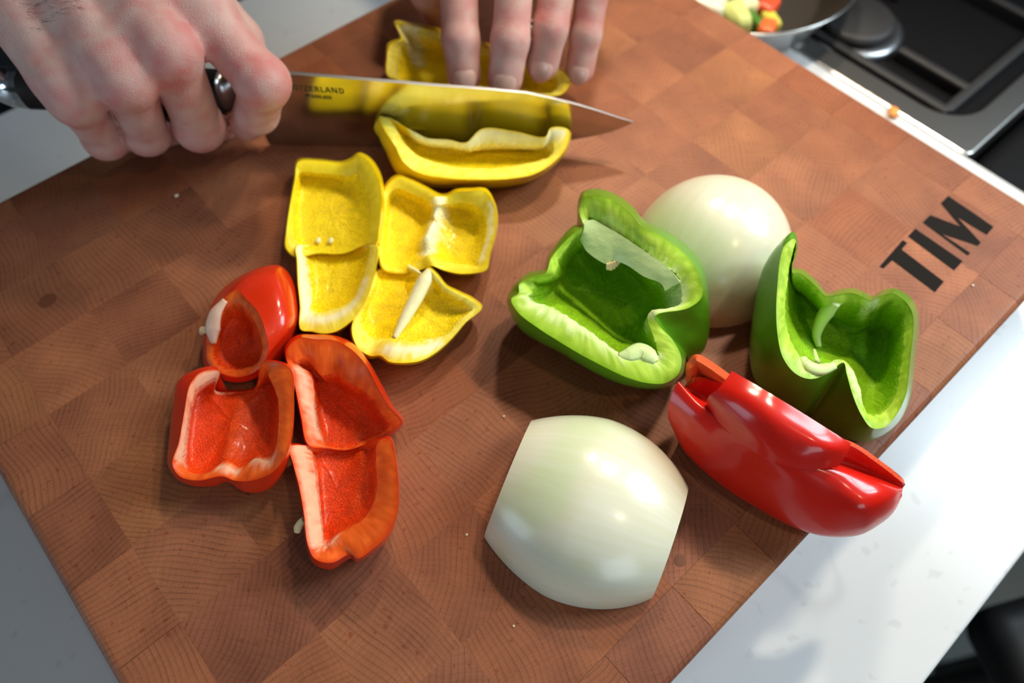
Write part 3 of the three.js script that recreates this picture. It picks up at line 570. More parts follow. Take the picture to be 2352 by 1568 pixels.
{ // yellow, behind the knife
  const g = pepper('yellow pepper piece behind the blade, held down by the fingertips of the left hand', YEL, [[193.4,26,-312.4,194.9,24,-308.3,202.5,8,-303.8,199.4,18,-322.7],
[199.6,28,-300.2,198.2,25,-297.3,208.6,7,-297.9,208.1,18,-312.8],
[212.6,26,-280.9,210.8,22,-279,216,6,-286.7,221.6,16,-292.6],
[222.6,24,-261.2,221.9,20,-260.5,227,6,-266.6,232.8,14,-272.4],
[232.5,22,-241.8,232,18,-242.7,234,6,-252.2,243.4,12,-251.8],
[241.8,20,-228,238.8,17,-230.5,237.2,6,-243.2,251,11,-235.4],
[241.3,18,-220.8,237.9,15,-226.4,236.7,6,-239.6,248.9,9,-227.2],
[233.3,14,-220,233.1,12,-225.5,232.9,5,-238.4,239.8,6,-225.4],
[220.6,10,-243.5,221.9,9,-245,224.9,5,-251.5,224,5,-247.4],
[198.8,10,-265.5,200,9,-267.1,203.8,5,-272,201.8,5,-269.6],
[176.7,12,-286.8,179.2,11,-287,188.3,5,-289.6,179.9,6,-292.2],
[170.7,16,-291.6,175.4,14,-289.8,188.9,6,-293.7,175,8,-299.6],
[176.9,20,-299.8,182.2,17,-298.1,193.1,7,-298.8,182.5,11,-309.9],
[182.8,22,-304.6,188,19,-302,196.9,8,-300.1,187.5,14,-314.1],
[190.5,23,-304.4,193.3,20,-301.9,199.7,8,-301.9,195.7,15,-313.8]], { group: GR.yellow, pith: [{ line: [[194.7,24,-306.3],[195,22,-297],[200,12,-303.4]], w: 3 }], seedAt: 10, cut: -1, rag: 0.6 });
  settle(g);
}
[[80.1,7.5,-228.8],[84.6,7.6,-224.6]].forEach((p, k) => {
  const o = thing('pepper_seed', k ? 'right one of two pale seeds on the upper left yellow strip' : 'left one of two pale seeds on the upper left yellow strip', 'seed', 'loose pepper seeds');
  part('seed_coat', new THREE.SphereGeometry(1, 20, 14).scale(0.0017, 0.0008, 0.0013).rotateY(0.7).translate(...V(p).toArray()), P({ color: rgb(0.88, 0.80, 0.45), roughness: 0.4 }), o);
  settle(o);
});
{ // green half, left
  const g = pepper('large green pepper half with deep hollow turned up, left of the two green halves', GRN, [[165.7,42,-139.3,165.2,40,-134.1,172.8,8,-139.2,175.5,28,-149],
[169.7,46,-140.9,167.6,40,-134.2,175,8,-137.3,181.1,30,-151.5],
[174.1,48,-136.4,169,40,-127.3,176.3,7,-132.3,188.2,30,-147.7],
[176.9,48,-130,169.8,41,-120,178.1,6,-125.8,191.7,30,-140.9],
[177.2,48,-121.3,170.6,42,-112.9,179.2,6,-118.9,192.6,30,-131.1],
[175.5,48,-111.8,170.7,43,-105.3,179.2,6,-112,190.3,30,-120.4],
[177.8,48,-104.5,171,43,-98.7,178.1,6,-106.1,192.5,30,-112.7],
[179.5,47,-95.6,171.4,43,-92.2,175.9,6,-101.2,195.7,28,-103.7],
[179.8,45,-87,172.6,41,-86.9,173.9,6,-97.4,196.1,26,-94.5],
[177.1,43,-79.1,170.4,38,-82.5,171.5,6,-95.1,192.6,25,-85.5],
[172.6,41,-73.8,166.4,36,-78.8,169.1,6,-93.9,183.9,18,-72.8],
[165.3,39,-74.2,159.4,37,-80.7,167.4,6,-93.2,179.5,16,-67.9],
[153.1,38,-81,154.3,36,-84.6,165.2,6,-93,171.8,12,-63.6],
[152,36,-77.8,150.4,35,-82,162.9,6,-91.8,164.1,10,-64.9],
[152,34,-69.9,147,34,-75.3,160.1,6,-91,162.1,14,-65.6],
[149.6,32,-62.3,144.9,32,-71.1,157.9,6,-89.9,159.3,12,-63.6],
[143.5,31,-58.3,141.3,31,-68.5,155.2,7,-89.3,153.8,12,-61.1],
[137,30,-59.3,139.9,31,-76.3,153.7,7,-90.7,146.1,10,-61.9],
[131.6,30,-64.1,132.9,31,-80.6,151.8,7,-94.5,140.4,9,-66.8],
[127.2,30,-71.6,131.8,31,-87.2,151,7,-99.4,134.8,9,-73.9],
[123.9,30,-80.9,131.2,31,-94.5,150.8,7,-104.9,130.3,9,-83.1],
[120.9,30,-91,130.3,31,-101.6,151.1,7,-111.1,127.1,9,-93.7],
[118.4,30,-101.7,128.9,31,-109.2,151.5,7,-117.4,123.9,10,-105.2],
[115.9,31,-111.8,126.4,31,-117.5,151.3,7,-123.1,120.3,11,-115.5],
[114.4,32,-122.2,122.4,32,-122.6,151.5,7,-127.4,118,12,-124.9],
[116.3,33,-128.7,123.2,32,-125.5,151.7,8,-129.7,121.6,15,-136.8],
[120.2,34,-128.4,125.7,31,-126.2,152.6,8,-131.2,125.1,18,-139],
[123.1,35,-131.1,131.4,30,-129.5,154.7,8,-132.8,129.5,20,-139.3],
[128.8,36,-129.8,134.8,30,-127.5,157,8,-134.2,137,22,-138.7],
[133.9,38,-126.5,138.8,34,-125.4,159.3,8,-135.7,141.4,24,-134.3],
[140.1,39,-130,144.2,35,-129.3,161.7,8,-137.1,146.9,25,-137.9],
[148.9,40,-131.9,151.6,36,-131.5,165.2,8,-138.7,157.5,26,-141.1],
[156.5,41,-132.4,157.7,37,-132.2,168.7,8,-139.2,166,27,-142.1],
[161.2,41,-132.1,159.9,38,-130.9,171.1,8,-139.5,170.2,27,-140.7]], { pith: [{ line: [[121.7,32,-123.8],[124.7,31,-113.9],[127.7,31,-103.4],[130.6,31,-92.1],[132,31,-81.4],[139.8,31,-75.4],[141.9,31,-69.8]], w: 3.4, to: 6.5 },{ line: [[164.6,40,-131.2],[167.3,40,-125.6],[166.4,42,-113.3],[167.5,43,-99.8],[169.5,42,-88.7]], w: 4, to: 6.5 },{ line: [[170.5,39,-84.6],[167.3,36,-80],[159.1,37,-80.4],[153.4,36,-83.3]], w: 3, to: 6.5 }], seedAt: 11, rag: 0.5, paleDepth: 0.12, K: 6 }, 'pepper_half');
  sheet(g, [[163.7,41,-133.7,166.9,41.5,-131,168.1,42,-124.9,169,42.5,-118.6,169.7,43,-110.5,170.4,43.5,-100.9,171.3,43,-91.3,172,40,-84.9],
[160.9,39,-131.1,162.1,38.5,-126.2,163.4,38.5,-119.6,165.7,39.5,-114.9,166.8,40.5,-108.1,167.1,41,-98.9,168.4,41,-91.6,169.3,38,-86.6],
[159.4,36,-130.1,157.6,34,-123.8,159.3,33.5,-114.8,162.2,35,-113.4,163.8,37,-106.3,164.1,38,-97.2,166.6,38.5,-91,166.5,36,-87.8]], PITH(pithG, 'membrane', 1.5, -1));
  part('membrane_001', strand([[131.4,31.5,-80.1],[134.9,31.5,-77.5],[139.6,31.5,-75.3],[140.5,32,-71.3],[140.3,32,-67.7]], [1, 3.4, 4.2, 3.6, 1.5], 0.45), pithG, g, 'torn pale pith at the near rim');
  const flap = g.children.find((c) => c.name === 'membrane');
  for (const k of [0, 1, 2, 3, 4]) part('seed' + (k ? '_00' + k : ''), strand([[[157.7,36.5,-113.2],[158.5,33,-112.8]],[[158.7,36.5,-112.9],[159.1,33,-111.7]],[[159.7,36.5,-112.5],[160.6,33,-111.4]],[[160.7,36.5,-112.2],[161.9,33.5,-111.4]],[[161.9,36.5,-112.2],[163.2,34,-111.4]]][k], [0.5, 1]), seedM, flap);
  settle(g);
}
{ // green half, right
  const g = pepper('green pepper half with a tall curled tip, right one of the two green halves', GRN, [[215.3,52,-64.3,216.2,50,-63,229.7,12,-57.4,220.1,46,-67.4],
[215.6,46,-60.8,215.1,45,-61.2,229,11,-55.6,224.7,36,-63.5],
[212.5,40,-58,211.9,39,-57.4,228.7,10,-52.3,222,28,-60.7],
[215,38,-53.1,214.6,36,-52.7,228.8,9,-48.6,227.9,24,-56.9],
[215.2,37,-46.6,215,34,-45.9,228.2,9,-44.8,229.1,22,-50.3],
[215,36,-41.1,214.3,33,-40.3,227.3,10,-40.4,229.1,20,-43.5],
[218.8,37,-37.8,218.7,32,-35.3,230.7,7,-35.6,234.8,20,-41.4],
[223.3,37,-34.9,223.9,32,-33.8,231.9,6,-31.1,239.4,20,-38.2],
[226.2,36,-31.2,226.9,32,-30.1,233,6,-26.9,241.6,20,-34.1],
[227.3,36,-27.2,227.8,31,-26.1,234.4,7,-22.7,243.6,19,-30.1],
[231.4,37,-25.7,231.8,31,-23.6,239.1,5,-20.2,248.5,20,-28.6],
[235.5,38,-22.7,236.1,33,-21.6,242.9,5,-17.9,253.8,20,-25.5],
[235.9,38,-16.8,236.8,32,-16.3,242.9,5,-14.7,254.9,20,-18.1],
[232.9,38,-11.6,232.6,32,-12.1,240,5,-11.9,250.5,20,-11.5],
[226.5,37,-6.6,225.6,32,-7.5,236.7,5,-9.7,243.5,19,-6.1],
[218.1,36,-1.7,217.8,31,-2.9,232.2,5,-7.5,235.1,17,-1],
[210,35,3.2,209.3,30,1.8,227.3,5,-5.7,226.6,15,4.7],
[202.6,33,7.7,202,29,5.4,223.1,5,-4.4,218,13,10],
[194.2,31,10.2,196,28,6.5,220.2,5,-4,207.9,11,13.2],
[186.8,30,10.3,190.2,28,5.5,218.1,5,-4.9,198.3,10,12.8],
[182.6,30,7,188,28,2.9,217.7,5,-6.2,192.2,8,10.7],
[183.7,31,0.9,189.9,29,-1.8,218,5,-7.9,187.4,7,4.8],
[187.6,32,-6.2,193.2,30,-5.3,218.9,5,-10.1,185.2,6,-3],
[192.9,33,-13.3,197.3,32,-13.8,220.6,5,-13.7,185.1,6,-11.4],
[195.5,34,-17.1,197.2,33,-18.2,221.1,6,-18.6,185.8,6,-13.5],
[186.6,33,-18.5,190.6,32,-22.5,217.8,7,-23.9,182.3,7,-16],
[179.3,34,-21.6,185.2,33,-27,215,8,-29.6,179.2,9,-23.2],
[175.6,36,-26.9,185.4,34,-32.1,214.4,9,-34.5,175.6,12,-31.9],
[176.4,38,-34.3,187.1,36,-38.4,215,10,-39.5,177.3,15,-40.8],
[181,41,-41.7,190.7,39,-44.2,217.4,10,-43.8,184.6,18,-49.8],
[188.6,44,-49.5,195.2,42,-49.3,220.3,10,-47.7,195.3,22,-58.4],
[196.6,47,-56.2,201.2,45,-54,222.9,11,-51,204.9,28,-65.6],
[203.3,50,-61.5,207.4,48,-58.8,225.2,12,-53.6,208.8,36,-68.3],
[209.1,52,-64.5,211.5,51,-61.4,227.7,12,-55.9,214.7,43,-68.4]], { pith: [{ line: [[183.8,34,-27.9],[185.2,34,-23.1],[191.8,33,-19.4]], w: 4, to: 6.5 },{ line: [[195.8,32,-12.4],[193.3,31,-7.2],[190.6,30,-3.1]], w: 3, to: 6.5 },{ line: [[227.8,31,-26.1],[229.4,31,-25.7]], w: 2.5, to: 6.5 }], seedAt: 12, rag: 0.4, paleDepth: 0.1, K: 6, ridges: [{ line: [[243.4,10,-30.5],[236.7,5,-23.4],[226.9,5,-17.3]], w: 3, pale: 0.1 }] }, 'pepper_half');
  part('membrane', strand([[218.4,33,-36.8],[216.9,27,-37.2],[215.1,21,-36.7],[211.8,16,-34.4],[209,14,-30.3]], [2.4, 3.2, 2.8, 2, 1.2], 0.9), pithG, g, 'pale curved rib');
  part('membrane_001', strand([[185.3,34,-29.4],[183.3,34.5,-26.2],[186,34,-21.4],[191.7,34.3,-18.5]], [1.5, 3, 2.6, 1.5], 0.5), pithG, g, 'pale pith on the near rim');
  part('membrane_002', strand([[198.9,24,-29.6],[192.8,29,-26.5],[188.4,33,-24.2]], [0.6, 1.1, 1.2], 0.8), pithG, g, 'thin pale shred of pith');
  settle(g);
}
{ // red half, skin up
  const g = thing('pepper_half', 'glossy red pepper half lying skin side up beside the front onion', 'pepper');
  sheet(g, [[138.5,0,-44,136.7,0,-34.6,135.8,0,-24.7,137.2,0,-15.4,139.5,0,-5.5,142.5,0,4.9,147.7,0,14.8,156.3,0,25.5,168.4,0,30.9,175.7,2,32.9,179.7,6,32],
[131.7,17,-48.5,129.8,11,-37.7,130.2,10,-25.9,131.9,9,-14,134.8,9,-2.3,138.5,9,9.9,144.4,10,21.6,154.1,11,30.3,163.6,12,33.3,170.2,14,33.8,176.1,16,32.2],
[132.4,27,-52.4,132,27,-39.1,134.5,26,-28.1,136.4,26,-17.3,139.1,26,-6,142.4,27,4.7,146.9,28,14.8,152.1,31,23.1,159.6,29.5,27.1,167.7,25,29.4,176.8,18,31],
[138.9,34,-55.2,137.7,34,-43.2,139.1,35,-34.3,140,36,-23.7,142.4,37,-12.9,146.5,37,-2.7,153.3,36,7.1,160.4,33,16.3,165,31,22.6,170.4,26,26.8,177.3,18.5,30.6],
[141.4,30,-52.7,144.9,28,-44.8,149.9,28,-35.4,152.5,28,-23.5,155,28,-11.9,157.9,28,-1,164.5,27,8.9,169.5,25,17.1,173.8,22,23.2,176.8,19.5,26.9,179.1,17.5,30.2],
[144.3,34,-51.1,148.9,34,-47.9,153.1,36,-37.9,155.4,37,-26.5,158.2,37,-15.4,160.5,37,-4.3,166.6,36,6.2,170.2,32.5,15.3,173.6,28,21.5,176.3,24,25.8,179.5,19.5,29.9]], { ...DEEP, thick: 2.2, flip: -1 });
  part('inner_wall', (() => { const t = new THREE.Group(); sheet(t, [[142.7,18,-48.1,145.9,16,-45.7,149.4,16,-44.3],[144.8,26,-53.7,152.8,20,-50.7,157.2,22,-45.4],[145.4,34,-56.8,151.8,32,-54.2,154.3,34,-43.9],[145.7,38,-57.8,150.1,42,-56.3,153.7,40,-41.9]], { ...DEEP, thick: 3, flip: 1 }); return mergeGeometries(t.children.map((c) => { const q = c.geometry.clone(); q.deleteAttribute('color'); const n = q.attributes.position.count, a = new Float32Array(n * 3); for (let k = 0; k < n; k++) a.set([0.80, 0.13, 0.03], k * 3); return q.setAttribute('color', new THREE.BufferAttribute(a, 3)); })); })(), cutM, g, 'orange-red inner wall at the open end');
  settle(g);
  const s = thing('pepper_strip', 'narrow red pepper strip lying skin up on the glossy red pepper half', 'pepper');
  sheet(s, [[139.6,33,-41.4,137.2,35,-29.8,136.9,37,-17,140.1,38,-6.4,146.2,38,1.5,155.3,37,7.6],[140,40,-42.1,138.8,43,-31.2,139.3,45,-19.2,142.4,45,-8.5,148.3,44,0.4,157.6,41,7.1],[143.5,45,-41.1,143.7,49,-32.1,144.5,51,-21.2,147.7,50,-10.3,152,48,-0.5,160.2,43,6.2],[151.7,46,-42.3,151.5,49,-34.4,152.1,51,-25.3,154.7,50,-15,157.8,48,-4.7,162.1,44,5.1]], { ...DEEP, thick: 4, flip: -1 });
  settle(s);
}
// ------------------------------------------------------------------ onions
const onionMap = texture(512, (u, v, c) => {
  const streak = N(u * 30, v * 2.5, 3) * 0.5 + N(u * 75, v * 3, 8) * 0.35, blotch = sstep(N(u * 2.4, v * 1.7, 5) + 0.3 * N(u * 6, v * 5, 15), 0.05, 0.6), g = sstep(N(u * 2.1 + 7, v * 2, 25), 0.05, 0.5);
  c[0] = 0.90 - 0.03 * streak - 0.06 * blotch - 0.05 * g; c[1] = 0.90 - 0.03 * streak - 0.07 * blotch - 0.01 * g; c[2] = 0.80 - 0.07 * streak - 0.26 * blotch - 0.07 * g;
}, true);
const onionM = P({ map: onionMap, roughness: 0.3, clearcoat: 0.5, clearcoatRoughness: 0.18, bumpMap: onionMap, bumpScale: 0.0002 });
const onionCut = P({ color: rgb(0.80, 0.80, 0.66), roughness: 0.4 });
function onion(label, [cx, cz, th, R0, B, l1, l2, hy, p, a1, s1, s2, q1, q2]) {
  const o = thing('onion_half', label, 'onion', 'peeled onion halves lying cut side down'), nt = 48, np = 64, ax = Math.cos(th), az = Math.sin(th), pos = [], uv = [], idx = [];
  const at = (k, ph, f = 1) => {
    const L1 = l1 + s1 * Math.sin(ph) + q1 * Math.cos(ph), L2 = l2 + s2 * Math.sin(ph) + q2 * Math.cos(ph), t = lerp(L1, L2, k), r = f * R0 * Math.sqrt(Math.max(0, 1 - Math.pow(Math.abs(t / B), p))) * (1 + a1 * t);
    return [cx + ax * t - az * r * Math.cos(ph), Math.max(hy * r * Math.sin(ph), 0), cz + az * t + ax * r * Math.cos(ph)];
  };
  const add = (q, a, b) => { pos.push(q[0] / 1000, Y0 + q[1] / 1000 + 0.0001, q[2] / 1000); uv.push(a, b); };
  for (let i = 0; i <= nt; i++) for (let j = 0; j <= np; j++) add(at(i / nt, Math.PI * j / np), j / np, i / nt);
  for (let i = 0; i < nt; i++) for (let j = 0; j < np; j++) { const a = i * (np + 1) + j, b = a + 1, c = a + np + 1, d = c + 1; idx.push(a, c, b, b, c, d); }
  part('outer_layer', makeGeo(pos, idx, uv), onionM, o);
  const P2 = [], I2 = [];                                    // cut ends (rings of layers, slightly stepped) and the cut face below
  for (const e of [0, 1]) {
    const o0 = P2.length / 3, rings = 9;
    for (let r = 0; r <= rings; r++) for (let j = 0; j <= np; j++) { const q = at(e, Math.PI * j / np, r / rings), m = (r % 2 ? 0.35 : 0) * (e ? 1 : -1); P2.push((q[0] + ax * m * (r < rings ? 1 : 0)) / 1000, Y0 + q[1] / 1000 + 0.0001, (q[2] + az * m * (r < rings ? 1 : 0)) / 1000); }
    for (let r = 0; r < rings; r++) for (let j = 0; j < np; j++) { const a = o0 + r * (np + 1) + j, b = a + 1, c = a + np + 1, d = c + 1; if (!e) I2.push(a, c, b, b, c, d); else I2.push(a, b, c, b, d, c); }
  }
  const o1 = P2.length / 3;
  for (let i = 0; i <= nt; i++) for (const ph of [0, Math.PI]) { const q = at(i / nt, ph); P2.push(q[0] / 1000, Y0 + 0.0001, q[2] / 1000); }
  for (let i = 0; i < nt; i++) { const a = o1 + i * 2; I2.push(a, a + 1, a + 2, a + 1, a + 3, a + 2); }
  part('cut_face', makeGeo(P2, I2), onionCut, o);
  settle(o);
}
onion('large peeled white onion half in the foreground, both ends cut off', [84.5475, -51.2149, 1.1095, 38.2726, 47.5245, -30.9803, 38.2, 0.868, 1.7408, 0.0021, 2.1832, -0.6, 0.1197, -0.4]);
onion('peeled white onion half standing behind the two green pepper halves', [219.5, -98.477, -0.126, 38.574, 40.835, -40, 29.11, 1.068, 2, 0, 0, 0, 0, 0]);
// ------------------------------------------------------------------ the knife: a plane through the cut, standing on its edge
const BLADE = { at: new THREE.Vector3(99.75, 0, -306.13), d: new THREE.Vector3(0.7329, 0, 0.68033), n: new THREE.Vector3(-0.68033, 0, 0.7329) };
const onBlade = (s, h, n = 0) => BLADE.at.clone().addScaledVector(BLADE.d, s).addScaledVector(BLADE.n, n).setY(h);
{
  const knife = thing('chef_knife', 'long steel chef knife slicing through the yellow pepper, held in the right hand', 'knife');
  const steel = P({ color: rgb(0.56, 0.55, 0.53), metalness: 1, roughness: 0.17, bumpMap: skinNoise, bumpScale: 0.000006 });
  const black = P({ color: rgb(0.012, 0.012, 0.013), roughness: 0.35 });
  // profile: station along the blade -> [lower edge, spine, half thickness at the spine]
  const prof = [[-1, 1.5, 47.5, 1.25], [0, 0, 47.6, 1.25], [20, 0, 48.6, 1.2], [50, 0, 46.4, 1.15], [80, 0.2, 44, 1.1], [93, 0.6, 42.9, 1.05], [115, 2, 41.5, 1], [138, 4.4, 39.4, 0.9], [152, 6.4, 36, 0.8], [164.5, 8.7, 32.3, 0.7], [174, 11.2, 29, 0.6], [182, 14.2, 25.8, 0.5], [188.5, 17.6, 23.4, 0.38], [193.5, 21.3, 21.6, 0.2]];
  const rows = 7, pos = [], idx = [], uv = [];
  for (const side of [1, -1]) prof.forEach(([s, e, t, w]) => { for (let r = 0; r < rows; r++) { const f = r / (rows - 1), q = onBlade(s, lerp(e, t, f), side * (0.12 + (w - 0.12) * Math.pow(f, 0.8))); pos.push(q.x / 1000, Y0 + q.y / 1000, q.z / 1000); uv.push(s / 40, f); } });
  const n = prof.length;
  for (const k of [0, 1]) for (let i = 0; i < n - 1; i++) for (let r = 0; r < rows - 1; r++) { const a = (k * n + i) * rows + r, b = a + 1, c = a + rows, d = c + 1; if (k) idx.push(a, b, c, b, d, c); else idx.push(a, c, b, b, c, d); }
  const quad = (a, b, c, d) => { const o = pos.length / 3; for (const q of [a, b, c, d]) { pos.push(pos[q * 3], pos[q * 3 + 1], pos[q * 3 + 2]); uv.push(0, 0); } idx.push(o, o + 1, o + 2, o, o + 2, o + 3); };
  for (let i = 0; i < n - 1; i++) { quad(i * rows, (n + i) * rows, (n + i + 1) * rows, (i + 1) * rows); }
  for (let r = 0; r < rows - 1; r++) { quad(r, r + 1, n * rows + r + 1, n * rows + r); quad((n - 1) * rows + r, (2 * n - 1) * rows + r, (2 * n - 1) * rows + r + 1, (n - 1) * rows + r + 1); }
  const blade = part('blade', makeGeo(pos, idx, uv), steel, knife);
  {                                                          // the flat brushed back of the blade, edges eased
    const sp = [], si = [];
    prof.forEach(([s, , t, w], i) => { for (const [a, b] of [[-1, -0.03], [-0.7, 0.12], [0.7, 0.12], [1, -0.03]]) { const q = onBlade(s, t + b, a * w); sp.push(q.x / 1000, Y0 + q.y / 1000, q.z / 1000); } if (i) for (let k = 0; k < 3; k++) { const a = (i - 1) * 4 + k; si.push(a, a + 1, a + 4, a + 1, a + 5, a + 4); } });
    part('spine', makeGeo(sp, si), P({ color: rgb(0.36, 0.36, 0.37), metalness: 1, roughness: 0.45 }), knife, 'brushed back edge of the blade');
  }
  // handle: rounded section swept along the blade's line
  const sweep = (list, m, name, label) => {
    const p = [], I = [], u = [], S = 20;
    list.forEach(([s, lo, hi, w]) => { for (let k = 0; k < S; k++) { const a = k / S * 2 * Math.PI, c = Math.cos(a), z = Math.sin(a), q = onBlade(s, (lo + hi) / 2 + (hi - lo) / 2 * Math.sign(z) * Math.pow(Math.abs(z), 0.75), w * Math.sign(c) * Math.pow(Math.abs(c), 0.75)); p.push(q.x / 1000, Y0 + q.y / 1000, q.z / 1000); u.push(s / 40, k / S); } });
    for (let i = 0; i < list.length - 1; i++) for (let k = 0; k < S; k++) { const a = i * S + k, b = i * S + (k + 1) % S; I.push(a, b, a + S, b, b + S, a + S); }
    for (const i of [0, list.length - 1]) { const o = p.length / 3, [s, lo, hi] = list[i], q = onBlade(s, (lo + hi) / 2); p.push(q.x / 1000, Y0 + q.y / 1000, q.z / 1000); u.push(0, 0); for (let k = 0; k < S; k++) { const a = i * S + k, b = i * S + (k + 1) % S; if (i) I.push(o, b, a); else I.push(o, a, b); } }
    return part(name, makeGeo(p, I, u), m, knife, label);
  };
  sweep([[-1, 26, 47.4, 1.3], [-5, 25.5, 47, 4], [-10, 25, 46.8, 7], [-14, 25, 46.5, 7.5]], P({ color: rgb(0.3, 0.3, 0.3), metalness: 1, roughness: 0.3 }), 'bolster', 'polished steel bolster');
  sweep([[-14, 24.5, 47, 8], [-30, 23.5, 47.5, 9], [-60, 23.5, 47, 9.5], [-90, 25, 46, 9], [-112, 26, 46, 9]], black, 'handle', 'black handle');
  sweep([[-112, 26, 46.2, 9.2], [-120, 27, 46, 9], [-126, 30, 45, 7.5], [-129, 34, 42, 4]], P({ color: rgb(0.7, 0.7, 0.7), metalness: 1, roughness: 0.15 }), 'end_cap', 'polished steel end cap');
  // engraved lettering near the heel
  const { FontLoader } = await import('three/addons/loaders/FontLoader.js'), { TextGeometry } = await import('three/addons/geometries/TextGeometry.js');
  const font = await new FontLoader().loadAsync('fonts/droid/droid_sans_bold.typeface.json');
  const etched = P({ color: rgb(0.10, 0.11, 0.06), metalness: 0.7, roughness: 0.45 });
  const frame = new THREE.Matrix4().makeBasis(new THREE.Vector3(BLADE.d.x, -0.075, BLADE.d.z).normalize(), new THREE.Vector3(0, 1, 0), BLADE.n);
  for (const [text, size, s, h] of [['SWITZERLAND', 3.3, 16.5, 39.4], ['STAINLESS', 1.9, 27, 34.4]]) {
    const g = new TextGeometry(text, { font, size, depth: 0.05, curveSegments: 3, bevelEnabled: false }), q = onBlade(s, h, 1.12);
    g.applyMatrix4(frame).translate(q.x, q.y, q.z).scale(0.001, 0.001, 0.001).translate(0, Y0, 0);
    part('engraving' + (size < 2 ? '_001' : ''), g, etched, blade, 'dark engraved lettering');
  }
  settle(knife);
}
// ------------------------------------------------------------------ the person: two hands and forearms, a dark shirt
{
  const person = thing('person', 'person in a black shirt, right fist on the knife, left fingertips holding yellow pepper', 'person');
  const B = (x) => V3(x), V3 = (p) => new THREE.Vector3(...p);
  const smin = (a, b, k) => { const h = Math.max(k - Math.abs(a - b), 0) / k; return Math.min(a, b) - h * h * k * 0.25; };
  const cap = (p, b) => {            // tapered capsule, roughly
    const px = p[0] - b.a.x, py = p[1] - b.a.y, pz = p[2] - b.a.z, t = clamp((px * b.d.x + py * b.d.y + pz * b.d.z) / b.l2, 0, 1), dx = px - b.d.x * t, dy = py - b.d.y * t, dz = pz - b.d.z * t;
    return Math.sqrt(dx * dx + dy * dy + dz * dz) - lerp(b.ra, b.rb, t);
  };
  const bone = (a, b, ra, rb) => { const d = b.clone().sub(a); return { a, b, d, l2: d.lengthSq() + 1e-6, ra, rb }; };
  const hand = (palm, fingers, kp = 10) => (p) => {
    let d = 1e9; for (const b of palm) { const q = cap(p, b); if (q < d + kp) d = d > 1e8 ? q : smin(d, q, b.k ?? kp); }
    let out = d;
    for (const f of fingers) { let e = 1e9; for (const b of f) { const q = cap(p, b); e = e > 1e8 ? q : smin(e, q, b.k ?? 3.5); } out = Math.min(out, smin(d, e, 5)); }
    return out;
  };
  const mesh = (f, c, half, res, tintAt) => {
    const mc = new MarchingCubes(res, new THREE.MeshBasicMaterial(), false, false, 400000);
    mc.isolation = 0;
    const h = res / 2, p = [0, 0, 0];
    for (let z = 0; z < res; z++) for (let y = 0; y < res; y++) for (let x = 0; x < res; x++) { p[0] = c.x + (x - h) / h * half; p[1] = c.y + (y - h) / h * half; p[2] = c.z + (z - h) / h * half; mc.field[z * res * res + y * res + x] = -f(p); }
    mc.update();
    const nv = mc.count, raw = new THREE.BufferGeometry(), pa = new Float32Array(nv * 3);
    for (let k = 0; k < nv; k++) { pa[k * 3] = c.x + mc.positionArray[k * 3] * half; pa[k * 3 + 1] = c.y + mc.positionArray[k * 3 + 1] * half; pa[k * 3 + 2] = c.z + mc.positionArray[k * 3 + 2] * half; }
    raw.setAttribute('position', new THREE.BufferAttribute(pa, 3));
    const g = mergeVertices(raw, half / res * 0.05), P0 = g.attributes.position, n = P0.count, nor = new Float32Array(n * 3), uv = new Float32Array(n * 2), col = new Float32Array(n * 3);
    for (let k = 0; k < n; k++) {
      const q = [P0.getX(k), P0.getY(k), P0.getZ(k)], e = 0.35, gr = [0, 1, 2].map((a) => { const u = q.slice(), w = q.slice(); u[a] += e; w[a] -= e; return f(u) - f(w); }), L = Math.hypot(...gr) || 1;
      nor.set(gr.map((x) => x / L), k * 3); uv.set([(q[0] + 0.4 * q[1]) / 40, (q[2] - 0.5 * q[1]) / 40], k * 2);
      col.set(tintAt(q), k * 3);
      P0.setXYZ(k, q[0] / 1000, Y0 + q[1] / 1000, q[2] / 1000);
    }
    { const I = g.index.array, t = new THREE.Vector3(), u = new THREE.Vector3(); let s = 0; for (let k = 0; k < I.length; k += 3) { const v = [0, 1, 2].map((q) => new THREE.Vector3().fromBufferAttribute(P0, I[k + q])); t.subVectors(v[1], v[0]).cross(u.subVectors(v[2], v[0])); s += t.x * nor[I[k] * 3] + t.y * nor[I[k] * 3 + 1] + t.z * nor[I[k] * 3 + 2]; } if (s < 0) for (let k = 0; k < I.length; k += 3) { const q = I[k + 1]; I[k + 1] = I[k + 2]; I[k + 2] = q; } }
    g.setAttribute('normal', new THREE.BufferAttribute(nor, 3)); g.setAttribute('uv', new THREE.BufferAttribute(uv, 2)); g.setAttribute('color', new THREE.BufferAttribute(col, 3));
    return g;
  };
  const skinTint = (knuckles) => (q) => {
    const m = N(q[0] * 0.11, q[1] * 0.11, q[2] * 0.11), f = N(q[0] * 0.45, q[1] * 0.45, q[2] * 0.45);
    let red = 0.22 + 0.5 * m + 0.28 * f + 0.3 * N(q[0] * 0.22, q[1] * 0.22, q[2] * 0.22); for (const [k, r, w] of knuckles) red += w * Math.exp(-(((q[0] - k.x) ** 2 + (q[1] - k.y) ** 2 + (q[2] - k.z) ** 2) / (r * r)));
    red = clamp(red, 0, 1);
    const v = 1 + 0.07 * f;
    return [lerp(0.66, 0.60, red) * v, lerp(0.43, 0.20, red) * v, lerp(0.37, 0.185, red) * v];
  };
  const back = (p, n, h) => { const q = p.clone().addScaledVector(BLADE.n, -n); q.y = h; return q; };
